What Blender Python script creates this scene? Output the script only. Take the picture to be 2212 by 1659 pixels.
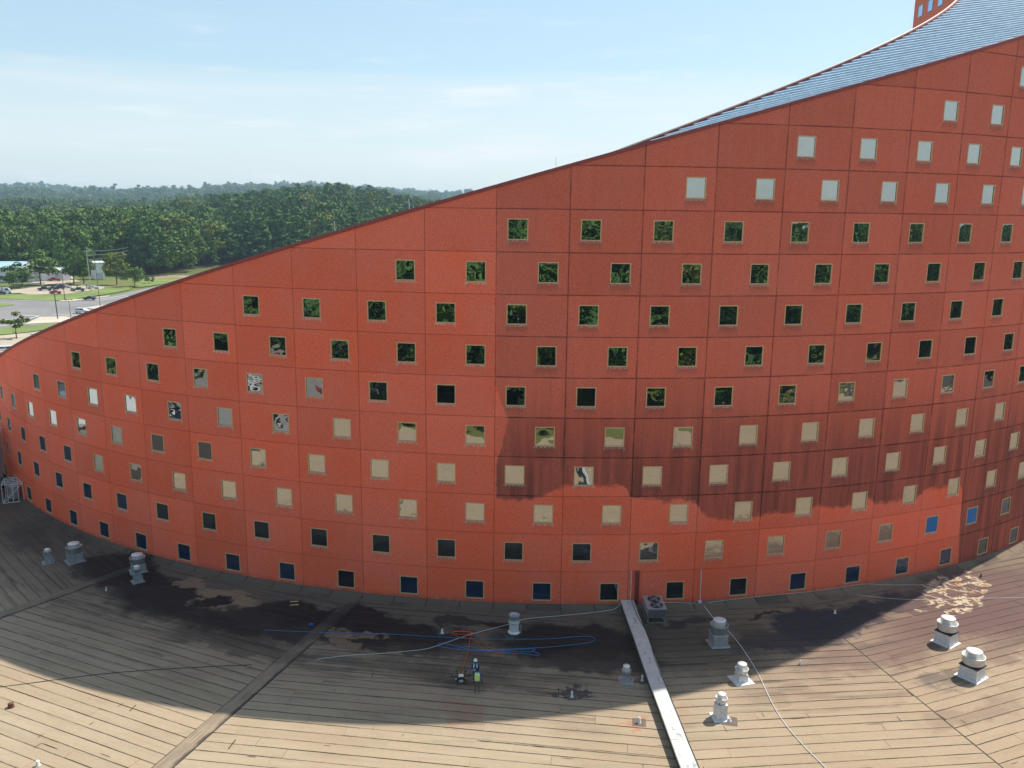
import bpy, bmesh, math, random
from math import sin, cos, pi, radians, sqrt, atan2
from mathutils import Vector, Matrix, noise
random.seed(7)
for o in list(bpy.data.objects): bpy.data.objects.remove(o)
SC = bpy.context.scene
COL = SC.collection

# ------------------------------------------------------------------ camera
H = 31.6
PITCH, ROLL = 0.197625, 0.0125431
cd = bpy.data.cameras.new('camera'); cam = bpy.data.objects.new('camera', cd); COL.objects.link(cam)
cd.sensor_width = 36.0; cd.lens = 36.0*1855.746/2212.0; cd.clip_start = 0.5; cd.clip_end = 20000
f_ = Vector((0, cos(PITCH), -sin(PITCH))); r0 = Vector((1, 0, 0)); u0 = r0.cross(f_)
rt = r0*cos(ROLL) + u0*sin(ROLL); up = u0*cos(ROLL) - r0*sin(ROLL)
cam.matrix_world = Matrix(((rt.x, up.x, -f_.x, 0), (rt.y, up.y, -f_.y, 0), (rt.z, up.z, -f_.z, H), (0, 0, 0, 1)))
SC.camera = cam

# ------------------------------------------------------------------ light
SUN_D = Vector((-0.585, -0.455, -1.0)).normalized()
EL = math.asin(-SUN_D.z); AZ = atan2(-SUN_D.x, -SUN_D.y)
W = bpy.data.worlds.new('World'); SC.world = W; W.use_nodes = True
nt = W.node_tree; N = nt.nodes; L = nt.links; N.clear()
def wn(t, **k):
    n = N.new(t)
    for a, b in k.items(): setattr(n, a, b)
    return n
out = wn('ShaderNodeOutputWorld'); bg = wn('ShaderNodeBackground'); bg.inputs[1].default_value = 0.145
sky = wn('ShaderNodeTexSky', sky_type='NISHITA'); sky.sun_disc = False
sky.sun_elevation = EL; sky.sun_rotation = AZ; sky.altitude = 100; sky.air_density = 1.15; sky.dust_density = 0.7; sky.ozone_density = 1.6
tc = wn('ShaderNodeTexCoord'); sp = wn('ShaderNodeSeparateXYZ'); L.new(tc.outputs['Generated'], sp.inputs[0])
# thin cirrus: flat streaks, thicker towards the horizon
mp = wn('ShaderNodeMapping'); mp.inputs['Scale'].default_value = (1.6, 1.6, 22); L.new(tc.outputs['Generated'], mp.inputs[0])
n1 = wn('ShaderNodeTexNoise'); n1.inputs['Scale'].default_value = 1.5; n1.inputs['Detail'].default_value = 8; n1.inputs['Roughness'].default_value = .62; L.new(mp.outputs[0], n1.inputs[0])
mp2 = wn('ShaderNodeMapping'); mp2.inputs['Scale'].default_value = (5, 5, 40); mp2.inputs['Location'].default_value = (3.1, .4, 0); L.new(tc.outputs['Generated'], mp2.inputs[0])
n2 = wn('ShaderNodeTexNoise'); n2.inputs['Scale'].default_value = 1.2; n2.inputs['Detail'].default_value = 7; n2.inputs['Roughness'].default_value = .6; L.new(mp2.outputs[0], n2.inputs[0])
def wmath(op, a, b=None, clamp=False):
    n = wn('ShaderNodeMath', operation=op, use_clamp=clamp)
    for i, v in enumerate((a, b)):
        if v is None: continue
        if isinstance(v, (int, float)): n.inputs[i].default_value = v
        else: L.new(v, n.inputs[i])
    return n.outputs[0]
def wmap(v, a, b, c, d, smooth=True):
    n = wn('ShaderNodeMapRange'); n.interpolation_type = 'SMOOTHSTEP' if smooth else 'LINEAR'
    L.new(v, n.inputs[0])
    for i, x in enumerate((a, b, c, d)): n.inputs[i+1].default_value = x
    return n.outputs[0]
low = wmap(wmath('ADD', sp.outputs[2], wmath('MULTIPLY', wmath('SUBTRACT', n1.outputs[0], .5), .075)), .122, .150, 1, 0)
thin = wmath('MULTIPLY', wmap(n2.outputs[0], .52, .72, 0, 1), wmap(sp.outputs[2], .12, .26, 1, 0))
streak = wmap(n1.outputs[0], .35, .7, .55, 1)
cl = wmath('ADD', wmath('MULTIPLY', wmath('MULTIPLY', low, streak), .60), wmath('MULTIPLY', thin, .55), True)
# one small white puff high on the right
pv = wn('ShaderNodeVectorMath', operation='SUBTRACT'); L.new(tc.outputs['Generated'], pv.inputs[0]); pv.inputs[1].default_value = (.383, .898, .218)
pm = wn('ShaderNodeMapping'); pm.inputs['Scale'].default_value = (38, 38, 130); L.new(pv.outputs[0], pm.inputs[0])
pl = wn('ShaderNodeVectorMath', operation='LENGTH'); L.new(pm.outputs[0], pl.inputs[0])
n3 = wn('ShaderNodeTexNoise'); n3.inputs['Scale'].default_value = 60; n3.inputs['Detail'].default_value = 5; L.new(tc.outputs['Generated'], n3.inputs[0])
puff = wmap(wmath('ADD', pl.outputs['Value'], wmath('MULTIPLY', n3.outputs[0], 1.1)), .9, 1.7, .85, 0)
cl = wmath('MAXIMUM', cl, puff)
cl = wmath('MULTIPLY', cl, wmap(sp.outputs[2], -.02, .02, .6, 1))
hz = wmap(sp.outputs[2], -.03, 0.06, .45, .0)
cl = wmath('MAXIMUM', cl, hz)
ve = wn('ShaderNodeMix', data_type='RGBA'); ve.inputs[0].default_value = .62; L.new(sky.outputs[0], ve.inputs[6]); ve.inputs[7].default_value = (2.1, 2.95, 3.4, 1)   # even pale veil over the whole sky, added to brighten the shaded wall
mx = wn('ShaderNodeMix', data_type='RGBA'); L.new(cl, mx.inputs[0]); L.new(ve.outputs[2], mx.inputs[6]); mx.inputs[7].default_value = (4.3, 4.62, 4.72, 1)
L.new(mx.outputs[2], bg.inputs[0]); L.new(bg.outputs[0], out.inputs[0])
sd = bpy.data.lights.new('sun', 'SUN'); sd.energy = 4.35; sd.angle = radians(0.53); sd.color = (1.0, .93, .82)
sun = bpy.data.objects.new('sun', sd); COL.objects.link(sun)
sun.rotation_euler = SUN_D.to_track_quat('-Z', 'Y').to_euler(); sun.location = (60, 50, 120)
SC.view_settings.view_transform = 'Standard'; SC.view_settings.look = 'None'; SC.view_settings.exposure = 0.56; SC.view_settings.gamma = 1.0
SC.view_settings.use_curve_mapping = False
SC.cycles.max_bounces = 6; SC.cycles.volume_bounces = 0

# ------------------------------------------------------------------ helpers
def tag(o, label=None, cat=None, group=None, kind=None):
    if label: o['label'] = label
    if cat: o['category'] = cat
    if group: o['group'] = group
    if kind: o['kind'] = kind
    return o
def thing(name, label, cat, loc=(0, 0, 0), rz=0, group=None):
    o = bpy.data.objects.new(name, None); COL.objects.link(o); o.location = loc; o.rotation_euler = (0, 0, rz)
    o.empty_display_size = .3
    return tag(o, label, cat, group)
def link(name, me, parent=None):
    o = bpy.data.objects.new(name, me); COL.objects.link(o)
    if parent: o.parent = parent
    return o
def copy_tree(o, parent=None):
    c = o.copy(); COL.objects.link(c); c.parent = parent
    for ch in list(o.children): copy_tree(ch, c)
    return c
class MB:
    def __init__(s, off=(0, 0, 0)): s.v = []; s.f = []; s.m = []; s.o = off; s.uv = {}
    def add(s, vs, fs, mi=0):
        n = len(s.v); ox, oy, oz = s.o
        s.v += [(v[0]-ox, v[1]-oy, v[2]-oz) for v in vs]
        s.f += [tuple(i+n for i in f) for f in fs]; s.m += [mi]*len(fs)
        return s
    def box(s, a, b, mi=0, rz=0, c=(0, 0, 0)):
        x0, y0, z0 = a; x1, y1, z1 = b
        vs = [(x, y, z) for z in (z0, z1) for x, y in ((x0, y0), (x1, y0), (x1, y1), (x0, y1))]
        if rz: vs = [(c[0]+(x-c[0])*cos(rz)-(y-c[1])*sin(rz), c[1]+(x-c[0])*sin(rz)+(y-c[1])*cos(rz), z) for x, y, z in vs]
        return s.add(vs, [(3, 2, 1, 0), (4, 5, 6, 7), (0, 1, 5, 4), (1, 2, 6, 5), (2, 3, 7, 6), (3, 0, 4, 7)], mi)
    def lathe(s, prof, n=20, c=(0, 0), mi=0, cap0=False, cap1=False):
        vs = [(c[0]+r*cos(2*pi*k/n), c[1]+r*sin(2*pi*k/n), z) for r, z in prof for k in range(n)]
        fs = [(i*n+k, i*n+(k+1) % n, (i+1)*n+(k+1) % n, (i+1)*n+k) for i in range(len(prof)-1) for k in range(n)]
        if cap0: fs.append(tuple(range(n-1, -1, -1)))
        if cap1: fs.append(tuple(range((len(prof)-1)*n, len(prof)*n)))
        return s.add(vs, fs, mi)
    def tube(s, pts, r, n=6, mi=0, cap=True):
        pts = [Vector(p) for p in pts]; vs = []; m = len(pts)
        for i, p in enumerate(pts):
            t = (pts[min(i+1, m-1)]-pts[max(i-1, 0)]); t = t.normalized() if t.length > 1e-9 else Vector((0, 0, 1))
            a = t.cross(Vector((0, 0, 1)) if abs(t.z) < .9 else Vector((1, 0, 0))).normalized(); b = t.cross(a)
            rr = r[i] if isinstance(r, (list, tuple)) else r
            vs += [tuple(p+(a*cos(2*pi*k/n)+b*sin(2*pi*k/n))*rr) for k in range(n)]
        fs = [(i*n+k, (i+1)*n+k, (i+1)*n+(k+1) % n, i*n+(k+1) % n) for i in range(m-1) for k in range(n)]
        if cap: fs += [tuple(range(n)), tuple(range(m*n-1, (m-1)*n-1, -1))]
        return s.add(vs, fs, mi)
    def frust(s, a, b, z0, z1, mi=0, c=(0, 0)):
        vs = [(c[0]+x*a[0]/2, c[1]+y*a[1]/2, z0) for x, y in ((-1, -1), (1, -1), (1, 1), (-1, 1))]+[(c[0]+x*b[0]/2, c[1]+y*b[1]/2, z1) for x, y in ((-1, -1), (1, -1), (1, 1), (-1, 1))]
        return s.add(vs, [(3, 2, 1, 0), (4, 5, 6, 7), (0, 1, 5, 4), (1, 2, 6, 5), (2, 3, 7, 6), (3, 0, 4, 7)], mi)
    def mesh(s, name, mats, smooth=False):
        me = bpy.data.meshes.new(name); me.from_pydata(s.v, [], s.f)
        for m in (mats if isinstance(mats, (list, tuple)) else [mats]): me.materials.append(m)
        if any(s.m): me.polygons.foreach_set('material_index', s.m)
        if smooth: me.polygons.foreach_set('use_smooth', [True]*len(s.f))
        me.update(); return me
    def build(s, name, mats, parent=None, smooth=False):
        return link(name, s.mesh(name, mats, smooth), parent)
def smooth_path(pts, k=6):
    P = [Vector(p) for p in pts]; P = [P[0]]+P+[P[-1]]; o = []
    for i in range(1, len(P)-2):
        for j in range(k):
            t = j/k; a, b, c, d = P[i-1], P[i], P[i+1], P[i+2]
            o.append(.5*((2*b)+(c-a)*t+(2*a-5*b+4*c-d)*t*t+(3*b-a-3*c+d)*t**3))
    o.append(P[-2]); return o

# ------------------------------------------------------------------ materials
class MT:
    """small node-building helper"""
    def __init__(s, name):
        s.m = bpy.data.materials.new(name); s.m.use_nodes = True; s.t = s.m.node_tree; s.N = s.t.nodes; s.L = s.t.links
        s.b = s.N['Principled BSDF']; s.b.inputs['Roughness'].default_value = .8
    def n(s, t, **k):
        x = s.N.new(t)
        for a, b in k.items(): setattr(x, a, b)
        return x
    def put(s, sock, v):
        if isinstance(v, (int, float)): sock.default_value = v
        elif isinstance(v, tuple): sock.default_value = v+(1,) if len(v) == 3 and sock.type == 'RGBA' else v
        else: s.L.new(v, sock)
    def math(s, op, a, b=0, c=None, clamp=False):
        x = s.n('ShaderNodeMath', operation=op, use_clamp=clamp); s.put(x.inputs[0], a); s.put(x.inputs[1], b)
        if c is not None: s.put(x.inputs[2], c)
        return x.outputs[0]
    def rng(s, v, a, b, c=0., d=1., sm=True):
        x = s.n('ShaderNodeMapRange'); x.interpolation_type = 'SMOOTHSTEP' if sm else 'LINEAR'
        s.put(x.inputs[0], v)
        for i, q in enumerate((a, b, c, d)): s.put(x.inputs[i+1], q)
        return x.outputs[0]
    def mix(s, f, a, b, mode='MIX'):
        x = s.n('ShaderNodeMix', data_type='RGBA', blend_type=mode); s.put(x.inputs[0], f); s.put(x.inputs[6], a); s.put(x.inputs[7], b)
        return x.outputs[2]
    def pos(s): return s.n('ShaderNodeNewGeometry').outputs['Position']
    def objc(s): return s.n('ShaderNodeTexCoord').outputs['Object']
    def mapn(s, v, sc=(1, 1, 1), rot=(0, 0, 0), loc=(0, 0, 0)):
        x = s.n('ShaderNodeMapping'); s.put(x.inputs[0], v); x.inputs['Scale'].default_value = sc; x.inputs['Rotation'].default_value = rot; x.inputs['Location'].default_value = loc
        return x.outputs[0]
    def noise(s, v, sc, det=4, ro=.55, out=0):
        x = s.n('ShaderNodeTexNoise'); s.put(x.inputs['Vector'], v); x.inputs['Scale'].default_value = sc; x.inputs['Detail'].default_value = det; x.inputs['Roughness'].default_value = ro
        return x.outputs[out]
    def sep(s, v):
        x = s.n('ShaderNodeSeparateXYZ'); s.put(x.inputs[0], v); return x.outputs
    def comb(s, a, b, c):
        x = s.n('ShaderNodeCombineXYZ'); s.put(x.inputs[0], a); s.put(x.inputs[1], b); s.put(x.inputs[2], c); return x.outputs[0]
    def uv(s):
        x = s.n('ShaderNodeUVMap'); return x.outputs[0]
    def rand(s): return s.n('ShaderNodeObjectInfo').outputs['Random']
    def bump(s, h, st=.3, dist=.02):
        x = s.n('ShaderNodeBump'); x.inputs['Strength'].default_value = st; x.inputs['Distance'].default_value = dist; s.put(x.inputs['Height'], h); s.L.new(x.outputs[0], s.b.inputs['Normal'])
    def col(s, c): s.put(s.b.inputs['Base Color'], c); return s
    def set(s, **k):
        for a, b in k.items(): s.put(s.b.inputs[a], b)
        return s
def plain(name, c, rough=.7, metal=0., var=.12, sc=3., spec=.5):
    t = MT(name); nz = t.noise(t.objc(), sc, 5)
    f = t.rng(nz, .3, .7, 1-var, 1+var, False)
    x = t.n('ShaderNodeVectorMath', operation='SCALE'); x.inputs[0].default_value = c; t.put(x.inputs['Scale'], f)
    t.col(x.outputs[0]); t.set(Roughness=rough, Metallic=metal); t.b.inputs['Specular IOR Level'].default_value = spec
    return t.m

# building geometry: a wall bent round CX, CY with radius RW; u counts panels of 5.48 m along it
CX, CY, RW, K0, PSI, WP = 3.9519, 144.5554, 79.33, 0.0690847, -0.0663699, 5.4805
def th(u): return PSI+K0*u
def wp(u, r=RW, z=0.): return (CX+r*sin(th(u)), CY-r*cos(th(u)), z)
def ztop(u): return 33.57+1.57*u
SR, Z0 = 3.1958, 1.574
ZJ = lambda k: Z0-.09+SR*(k-.5)       # joint under row k

# ------------------------------------------------------------------ wall paint: clean / not yet cleaned
def wall_paint():
    t = MT('terracotta_render'); P = t.pos(); uvs = t.sep(t.uv()); u, z = uvs[0], uvs[1]
    base = t.mix(t.rng(t.noise(P, .22, 4), .35, .65), (.95, .165, .078), (.92, .19, .11))
    grain = t.rng(t.noise(P, 11, 4, .75), .3, .7, .76, 1.24, False)
    # boundary of the cleaned area, z against u (wavy, hand sprayed)
    fc = t.n('ShaderNodeFloatCurve'); cv = fc.mapping.curves[0]
    B = [(0.0, 9.35), (.12, 9.1), (.30, 9.0), (.6, 9.2), (.86, 9.7), (1.0, 10.2), (1.9, 10.3), (1.98, 9.4), (2.4, 9.0), (2.96, 8.9), (3.05, 8.0), (3.2, 7.3),
         (3.66, 7.25), (4.03, 7.35), (4.26, 7.6), (4.5, 7.32), (4.98, 7.75), (5.44, 7.4), (5.88, 8.1), (6.03, 7.45), (6.42, 7.4), (6.9, 7.5), (7.1, 8.1), (7.6, 8.0), (7.95, 7.7), (8.02, 3.0), (8.08, 0.0), (10.5, 0.0)]
    while len(cv.points) < len(B): cv.points.new(.5, .5)
    for q, (a, b) in zip(cv.points, B): q.location = (a/10.5, b/20); q.handle_type = 'VECTOR'
    fc.mapping.update(); t.put(fc.inputs['Value'], t.math('DIVIDE', u, 10.5))
    bz = t.math('MULTIPLY', fc.outputs[0], 20)
    sv = t.comb(t.math('MULTIPLY', u, 5.48), 0., z)
    wob = t.math('MULTIPLY', t.math('SUBTRACT', t.noise(sv, .9, 5, .6), .5), 1.5)
    above = t.rng(t.math('SUBTRACT', t.math('ADD', z, wob), bz), -.12, .35)
    # left edge of the dirty part, an uneven vertical line close to the first joint
    le = t.n('ShaderNodeFloatCurve'); c2 = le.mapping.curves[0]
    LE = [(0, .0), (9.2, .02), (12.0, .02), (13.5, .10), (15.8, .18), (17.0, .08), (18.4, .0), (40, .0)]
    while len(c2.points) < len(LE): c2.points.new(.5, .5)
    for q, (a, b) in zip(c2.points, LE): q.location = (a/40, .5+b); q.handle_type = 'VECTOR'
    le.mapping.update(); t.put(le.inputs['Value'], t.math('DIVIDE', z, 40))
    lu = t.math('SUBTRACT', le.outputs[0], .5)
    right = t.rng(t.math('SUBTRACT', t.math('ADD', u, t.math('MULTIPLY', t.math('SUBTRACT', t.noise(sv, 1.6, 3), .5), .06)), lu), -.012, .03)
    dirty = t.math('MULTIPLY', above, right)
    st = t.noise(t.mapn(sv, (1.15, 1, .06)), 1.0, 6, .65)
    st2 = t.noise(t.mapn(sv, (4.5, 1, .12)), 1.0, 4, .6)
    heavy = t.rng(z, 10.0, 20.5, 1, .12)
    amt = t.math('MULTIPLY', dirty, t.math('MULTIPLY', heavy, t.rng(st, .25, .75, .42, 1.1)))
    c = t.mix(t.math('MULTIPLY', dirty, .58), base, (.64, .155, .100))
    c = t.mix(t.math('MULTIPLY', amt, .86), c, (.185, .055, .042))
    c = t.mix(t.math('MULTIPLY', t.math('MULTIPLY', t.math('MULTIPLY', dirty, t.rng(z, 12, 24, 1, .45)), t.rng(st2, .55, .8)), .42), c, (.15, .045, .035))
    # joints: grime beside them
    fu = t.math('FRACT', t.math('ADD', u, 50.)); du = t.math('MULTIPLY', t.math('MINIMUM', fu, t.math('SUBTRACT', 1., fu)), 5.48)
    fz = t.math('FRACT', t.math('DIVIDE', t.math('ADD', z, 3.1958*10+.114), 3.1958)); dz = t.math('MULTIPLY', t.math('MINIMUM', fz, t.math('SUBTRACT', 1., fz)), 3.1958)
    jn = t.math('MAXIMUM', t.rng(du, .02, .11, 1, 0), t.rng(dz, .02, .10, 1, 0))
    jn = t.math('MULTIPLY', jn, t.rng(t.noise(P, .7, 4), .35, .6, .25, 1))
    c = t.mix(t.math('MULTIPLY', jn, t.math('ADD', .10, t.math('MULTIPLY', t.math('MULTIPLY', dirty, t.rng(z, 12, 24, 1, .5)), .6))), c, (.09, .025, .02))
    # drips under every opening (openings alternate between two positions in the panel)
    row = t.math('FLOOR', t.math('DIVIDE', t.math('ADD', z, 3.1958*10+.114), 3.1958))
    par = t.math('MODULO', t.math('ADD', row, 40.), 2.0)
    cu_ = t.math('ADD', .7185, t.math('MULTIPLY', par, -.4256))
    ddu = t.math('ABSOLUTE', t.math('MULTIPLY', t.math('SUBTRACT', fu, cu_), 5.48))
    zl = t.math('MULTIPLY', fz, 3.1958)
    inx = t.rng(ddu, .80, .92, 1, 0)
    drip = t.math('MULTIPLY', t.rng(zl, 0.0, .85, .0, 1), t.rng(zl, .86, .9, 1, 0))
    spk = t.rng(t.noise(sv, 7, 3, .7), .47, .55)
    lip = t.math('MULTIPLY', t.rng(zl, .70, .80, 0, 1), t.rng(zl, .86, .9, 1, 0))
    cor = t.math('MULTIPLY', t.math('MULTIPLY', t.rng(ddu, .62, .74), t.math('MULTIPLY', inx, t.rng(zl, .86, .9, 1, 0))), t.math('MULTIPLY', t.rng(zl, .35, .8), t.rng(t.noise(t.mapn(sv, (3, 1, .8)), 2.2, 3), .5, .6)))
    low = t.rng(z, 2.0, 8.0, 1, .45)
    wmark = t.math('MAXIMUM', t.math('MULTIPLY', t.math('MULTIPLY', inx, lip), spk), t.math('MULTIPLY', cor, .55))
    exist = t.rng(t.math('SUBTRACT', t.math('MULTIPLY', t.math("ADD", t.math("FLOOR", u), 18.0), .5), t.math('SUBTRACT', row, 10.)), -.26, -.2)
    wmark = t.math('MULTIPLY', wmark, exist)
    c = t.mix(t.math('MULTIPLY', wmark, .85), c, (.70, .60, .54))
    haze = t.math('MULTIPLY', t.math('MULTIPLY', t.math('MULTIPLY', inx, drip), low), t.math('MULTIPLY', exist, .28))
    c = t.mix(haze, c, (.42, .17, .13))
    ds = t.math('MULTIPLY', t.math('MULTIPLY', t.math('MULTIPLY', inx, drip), dirty), t.math('MULTIPLY', exist, .32))
    c = t.mix(ds, c, (.11, .04, .035))
    # damp grime along the foot of the wall
    c = t.mix(t.math('MULTIPLY', t.rng(z, .1, .9, .45, 0), t.rng(st, .3, .6)), c, (.16, .05, .05))
    tint = t.rng(t.rand(), 0, 1, .90, 1.06, False)
    g = t.math('MULTIPLY', grain, tint)
    x = t.n('ShaderNodeVectorMath', operation='SCALE'); t.put(x.inputs[0], c); t.put(x.inputs['Scale'], g)
    t.col(x.outputs[0]); t.set(Roughness=.85); t.b.inputs['Specular IOR Level'].default_value = .2
    t.bump(t.noise(P, 22, 3, .7), .25, .01)
    return t.m
M_WALL = wall_paint()
M_BACK = plain('dark_joint_backing', (.10, .032, .024), .95)
M_COPE = plain('maroon_metal', (.30, .055, .048), .55)
M_FRAME = plain('bronze_gold_frame', (.66, .42, .21), .5, .0)
def glass(name, refl, body, f0):
    t = MT(name); P = t.objc(); nt = t
    gl = t.n('ShaderNodeBsdfGlossy'); gl.inputs['Roughness'].default_value = .015; t.put(gl.inputs['Color'], refl)
    di = t.n('ShaderNodeBsdfPrincipled'); t.put(di.inputs['Base Color'], body); di.inputs['Roughness'].default_value = .25
    mxs = t.n('ShaderNodeMixShader'); t.put(mxs.inputs[0], f0); t.L.new(di.outputs[0], mxs.inputs[1]); t.L.new(gl.outputs[0], mxs.inputs[2])
    bp = t.n('ShaderNodeBump'); bp.inputs['Strength'].default_value = 1.0; bp.inputs['Distance'].default_value = .014
    rv = t.n('ShaderNodeVectorMath', operation='ADD'); t.put(rv.inputs[0], P); t.put(rv.inputs[1], t.comb(t.math('MULTIPLY', t.rand(), 37.), 0., t.math('MULTIPLY', t.rand(), 91.)))
    t.put(bp.inputs['Height'], t.noise(rv.outputs[0], .9, 1)); t.L.new(bp.outputs[0], gl.inputs['Normal'])
    t.L.new(mxs.outputs[0], t.N['Material Output'].inputs[0]); return t.m
M_GLASS = glass('mirror_glass', (.45, .46, .44), (.004, .022, .03), .90)
M_GLASSD = glass('glass_dark_reflection', (.30, .36, .40), (.003, .008, .015), .36)  # dark reflection painted into the glass of the low panes
M_GLASSB = glass('glass_blue_reflection', (.28, .36, .46), (.004, .026, .075), .32)  # dim blue reflection painted into the glass of low and left panes
M_LOUV = plain('blue_louvre', (.03, .17, .42), .45)

# ------------------------------------------------------------------ the curved office building
BLD = thing('office_building', 'long terracotta office block with a curved wall and stepped blue roof climbing to the right', 'building', (CX, CY, 0))
OFF = (CX, CY, 0)
A_, B_ = .2929, .7185
WW, WH = 1.56, 1.58                    # window outside size
def win(c, r):
    if r < 0 or r > (c+18)//2: return None
    uc = c+(B_ if r % 2 == 0 else A_); zc = Z0+SR*r-(.24 if r == 0 else 0)
    return uc, zc
GAP = .013
def uvlayer(me, uvl):
    l = me.uv_layers.new(name='UVMap')
    for i, lp in enumerate(me.loops): l.data[i].uv = uvl[lp.vertex_index]
C0, C1 = -14, 13
for c in range(C0, C1):
    rr = 0
    while True:
        z0, z1 = max(ZJ(rr), -.1), ZJ(rr+1)
        ua, ub = c+GAP/WP, c+1-GAP/WP
        def tp(u): return ztop(min(u, 10.6))-.05-max(0, u-10.6)*3.4  # unseen right end lowered to shape the shadow on the podium
        if z0 > max(tp(c), tp(c+1))-.02: break
        w = win(c, rr); us = [ua, ub]; zs = None
        hw = WW/2/WP
        if w: us += [w[0]-hw, w[0]+hw]
        us += [c+k/5 for k in range(1, 5) if not w or abs(c+k/5-w[0]) > hw+.03]
        us = sorted(us); zb = z0+GAP
        if tp(us[0]) < zb+.02:
            ust = (zb+.05+.02-33.57)/1.57; us = [ust]+[q for q in us if q > ust+.002]
            if len(us) < 2: rr += 1; continue
        v = []; uvl = []; f = []
        lev = [0, 1, 2, 3] if w else [0, 3]
        for u in us:
            zt = min(z1-GAP, tp(u)); zt = max(zt, zb+.001)
            for k in lev:
                zz = (zb, (w[1]-WH/2) if w else 0, (w[1]+WH/2) if w else 0, zt)[k]
                v.append(wp(u, RW, zz)); uvl.append((u, zz))
        nl = len(lev)
        for i in range(len(us)-1):
            for j in range(nl-1):
                if w and j == 1 and us[i] >= w[0]-hw-1e-6 and us[i+1] <= w[0]+hw+1e-6: continue
                a = i*nl+j; f.append((a, a+nl, a+nl+1, a+1))
        # returns round the outside and into the opening
        def ret(loop, depth=.07):
            n0 = len(v)
            for (u, zz) in loop: v.append(wp(u, RW-depth, zz)); uvl.append((u, zz))
            return n0
        outer = [(u, zb) for u in us]+[(u, max(min(z1-GAP, tp(u)), zb+.001)) for u in reversed(us)]
        oi = [i*nl for i in range(len(us))]+[i*nl+nl-1 for i in reversed(range(len(us)))]
        n0 = ret(outer)
        for i in range(len(oi)):
            j = (i+1) % len(oi); f.append((oi[j], oi[i], n0+i, n0+j))
        if w:
            i0 = min(i for i, u in enumerate(us) if u >= w[0]-hw-1e-6); i1 = max(i for i, u in enumerate(us) if u <= w[0]+hw+1e-6)
            hole = [i*nl+1 for i in range(i0, i1+1)]+[i*nl+2 for i in range(i1, i0-1, -1)]
            lp = [uvl[k] for k in hole]; n0 = ret(lp, .14)
            for i in range(len(hole)):
                j = (i+1) % len(hole); f.append((hole[i], hole[j], n0+j, n0+i))
        v = [(a-CX, b-CY, z) for a, b, z in v]
        me = bpy.data.meshes.new('wall_panel'); me.from_pydata(v, [], f); me.materials.append(M_WALL); uvlayer(me, uvl); me.update()
        link('wall_panel', me, BLD)
        rr += 1
# shared window frame and panes (flat, on their own axes: x along the wall, -y outwards)
fm = MB(); t_ = .075
for a, b in (((-WW/2, -.03, -WH/2), (-WW/2+t_, .08, WH/2)), ((WW/2-t_, -.03, -WH/2), (WW/2, .08, WH/2)), ((-WW/2+t_, -.028, WH/2-t_), (WW/2-t_, .078, WH/2)), ((-WW/2+t_, -.045, -WH/2), (WW/2-t_, .078, -WH/2+t_))):
    fm.box(a, b)
ME_FRAME = fm.mesh('window', M_FRAME)
def pane_mesh(mat):
    return MB().box((-WW/2+t_-.01, .03, -WH/2+t_-.01), (WW/2-t_+.01, .05, WH/2-t_+.01)).mesh('pane', mat)
ME_PANE = pane_mesh(M_GLASS); ME_PANED = pane_mesh(M_GLASSD); ME_PANEB = pane_mesh(M_GLASSB)
slat = MB(); slat.add([(-.71, -.05, -.055), (.71, -.05, -.055), (.71, .05, .05), (-.71, .05, .05), (-.71, -.035, -.07), (.71, -.035, -.07), (.71, .065, .035), (-.71, .065, .035)], [(0, 1, 2, 3), (4, 7, 6, 5), (0, 4, 5, 1), (2, 6, 7, 3), (1, 5, 6, 2), (0, 3, 7, 4)])
ME_SLAT = slat.mesh('slat', M_LOUV)
rw = random.Random(3)
for c in range(-13, 13):
    for r in range(0, 16):
        w = win(c, r)
        if not w: continue
        rho = RW*cos(WW/2/RW)-.012
        x, y, z = wp(w[0], rho, w[1]); lv = (c, r) in ((7, 1), (8, 1))
        fr = link('louvre' if lv else 'window', ME_FRAME, BLD); fr.location = (x-CX, y-CY, z); fr.rotation_euler = (0, 0, th(w[0]))
        if lv:
            fr['label'] = 'blue slatted louvre in the wall'
            for k in range(9): s = link('slat', ME_SLAT, fr); s.location = (0, .0, -.64+k*.16)
            continue
        me = ME_PANE
        if r <= 1: me = ME_PANED
        if r == 0 and c in (-10, -9, -8, -7, -6, -5, -4, -2, -1, 0, 4, 5, 6, 7): me = ME_PANEB
        if c <= -9 and r <= 4 and not (r == 3 and c > -11) and not (r == 2 and c > -9): me = ME_PANEB
        if (c, r) in ((3, 1), (2, 1), (4, 1), (5, 1), (6, 1)): me = ME_PANE
        if (c, r) in ((-8, 2), (-8, 1), (-7, 1)): me = ME_PANEB if r == 1 else ME_PANE
        if c >= 9 and r <= 1: me = ME_PANEB
        p = link('pane', me, fr); p.rotation_euler = (radians(rw.gauss(0, .12)), 0, radians(rw.gauss(0, .22)))
# backing skin behind the joints, coping and the roof behind it
def arc_strip(us, fa, fb): # faces between two edge curves
    v = [fa(u) for u in us]+[fb(u) for u in us]; n = len(us)
    return v, [(i, i+1, n+i+1, n+i) for i in range(n-1)]
us = [C0+k*.25 for k in range(int((C1-C0)/.25)+1)]
def zf(u): return ztop(min(u, 10.6))-max(0, u-10.6)*3.4  # beyond the view the top edge drops, shaped to fit its cast shadow
b = MB(OFF)
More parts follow.
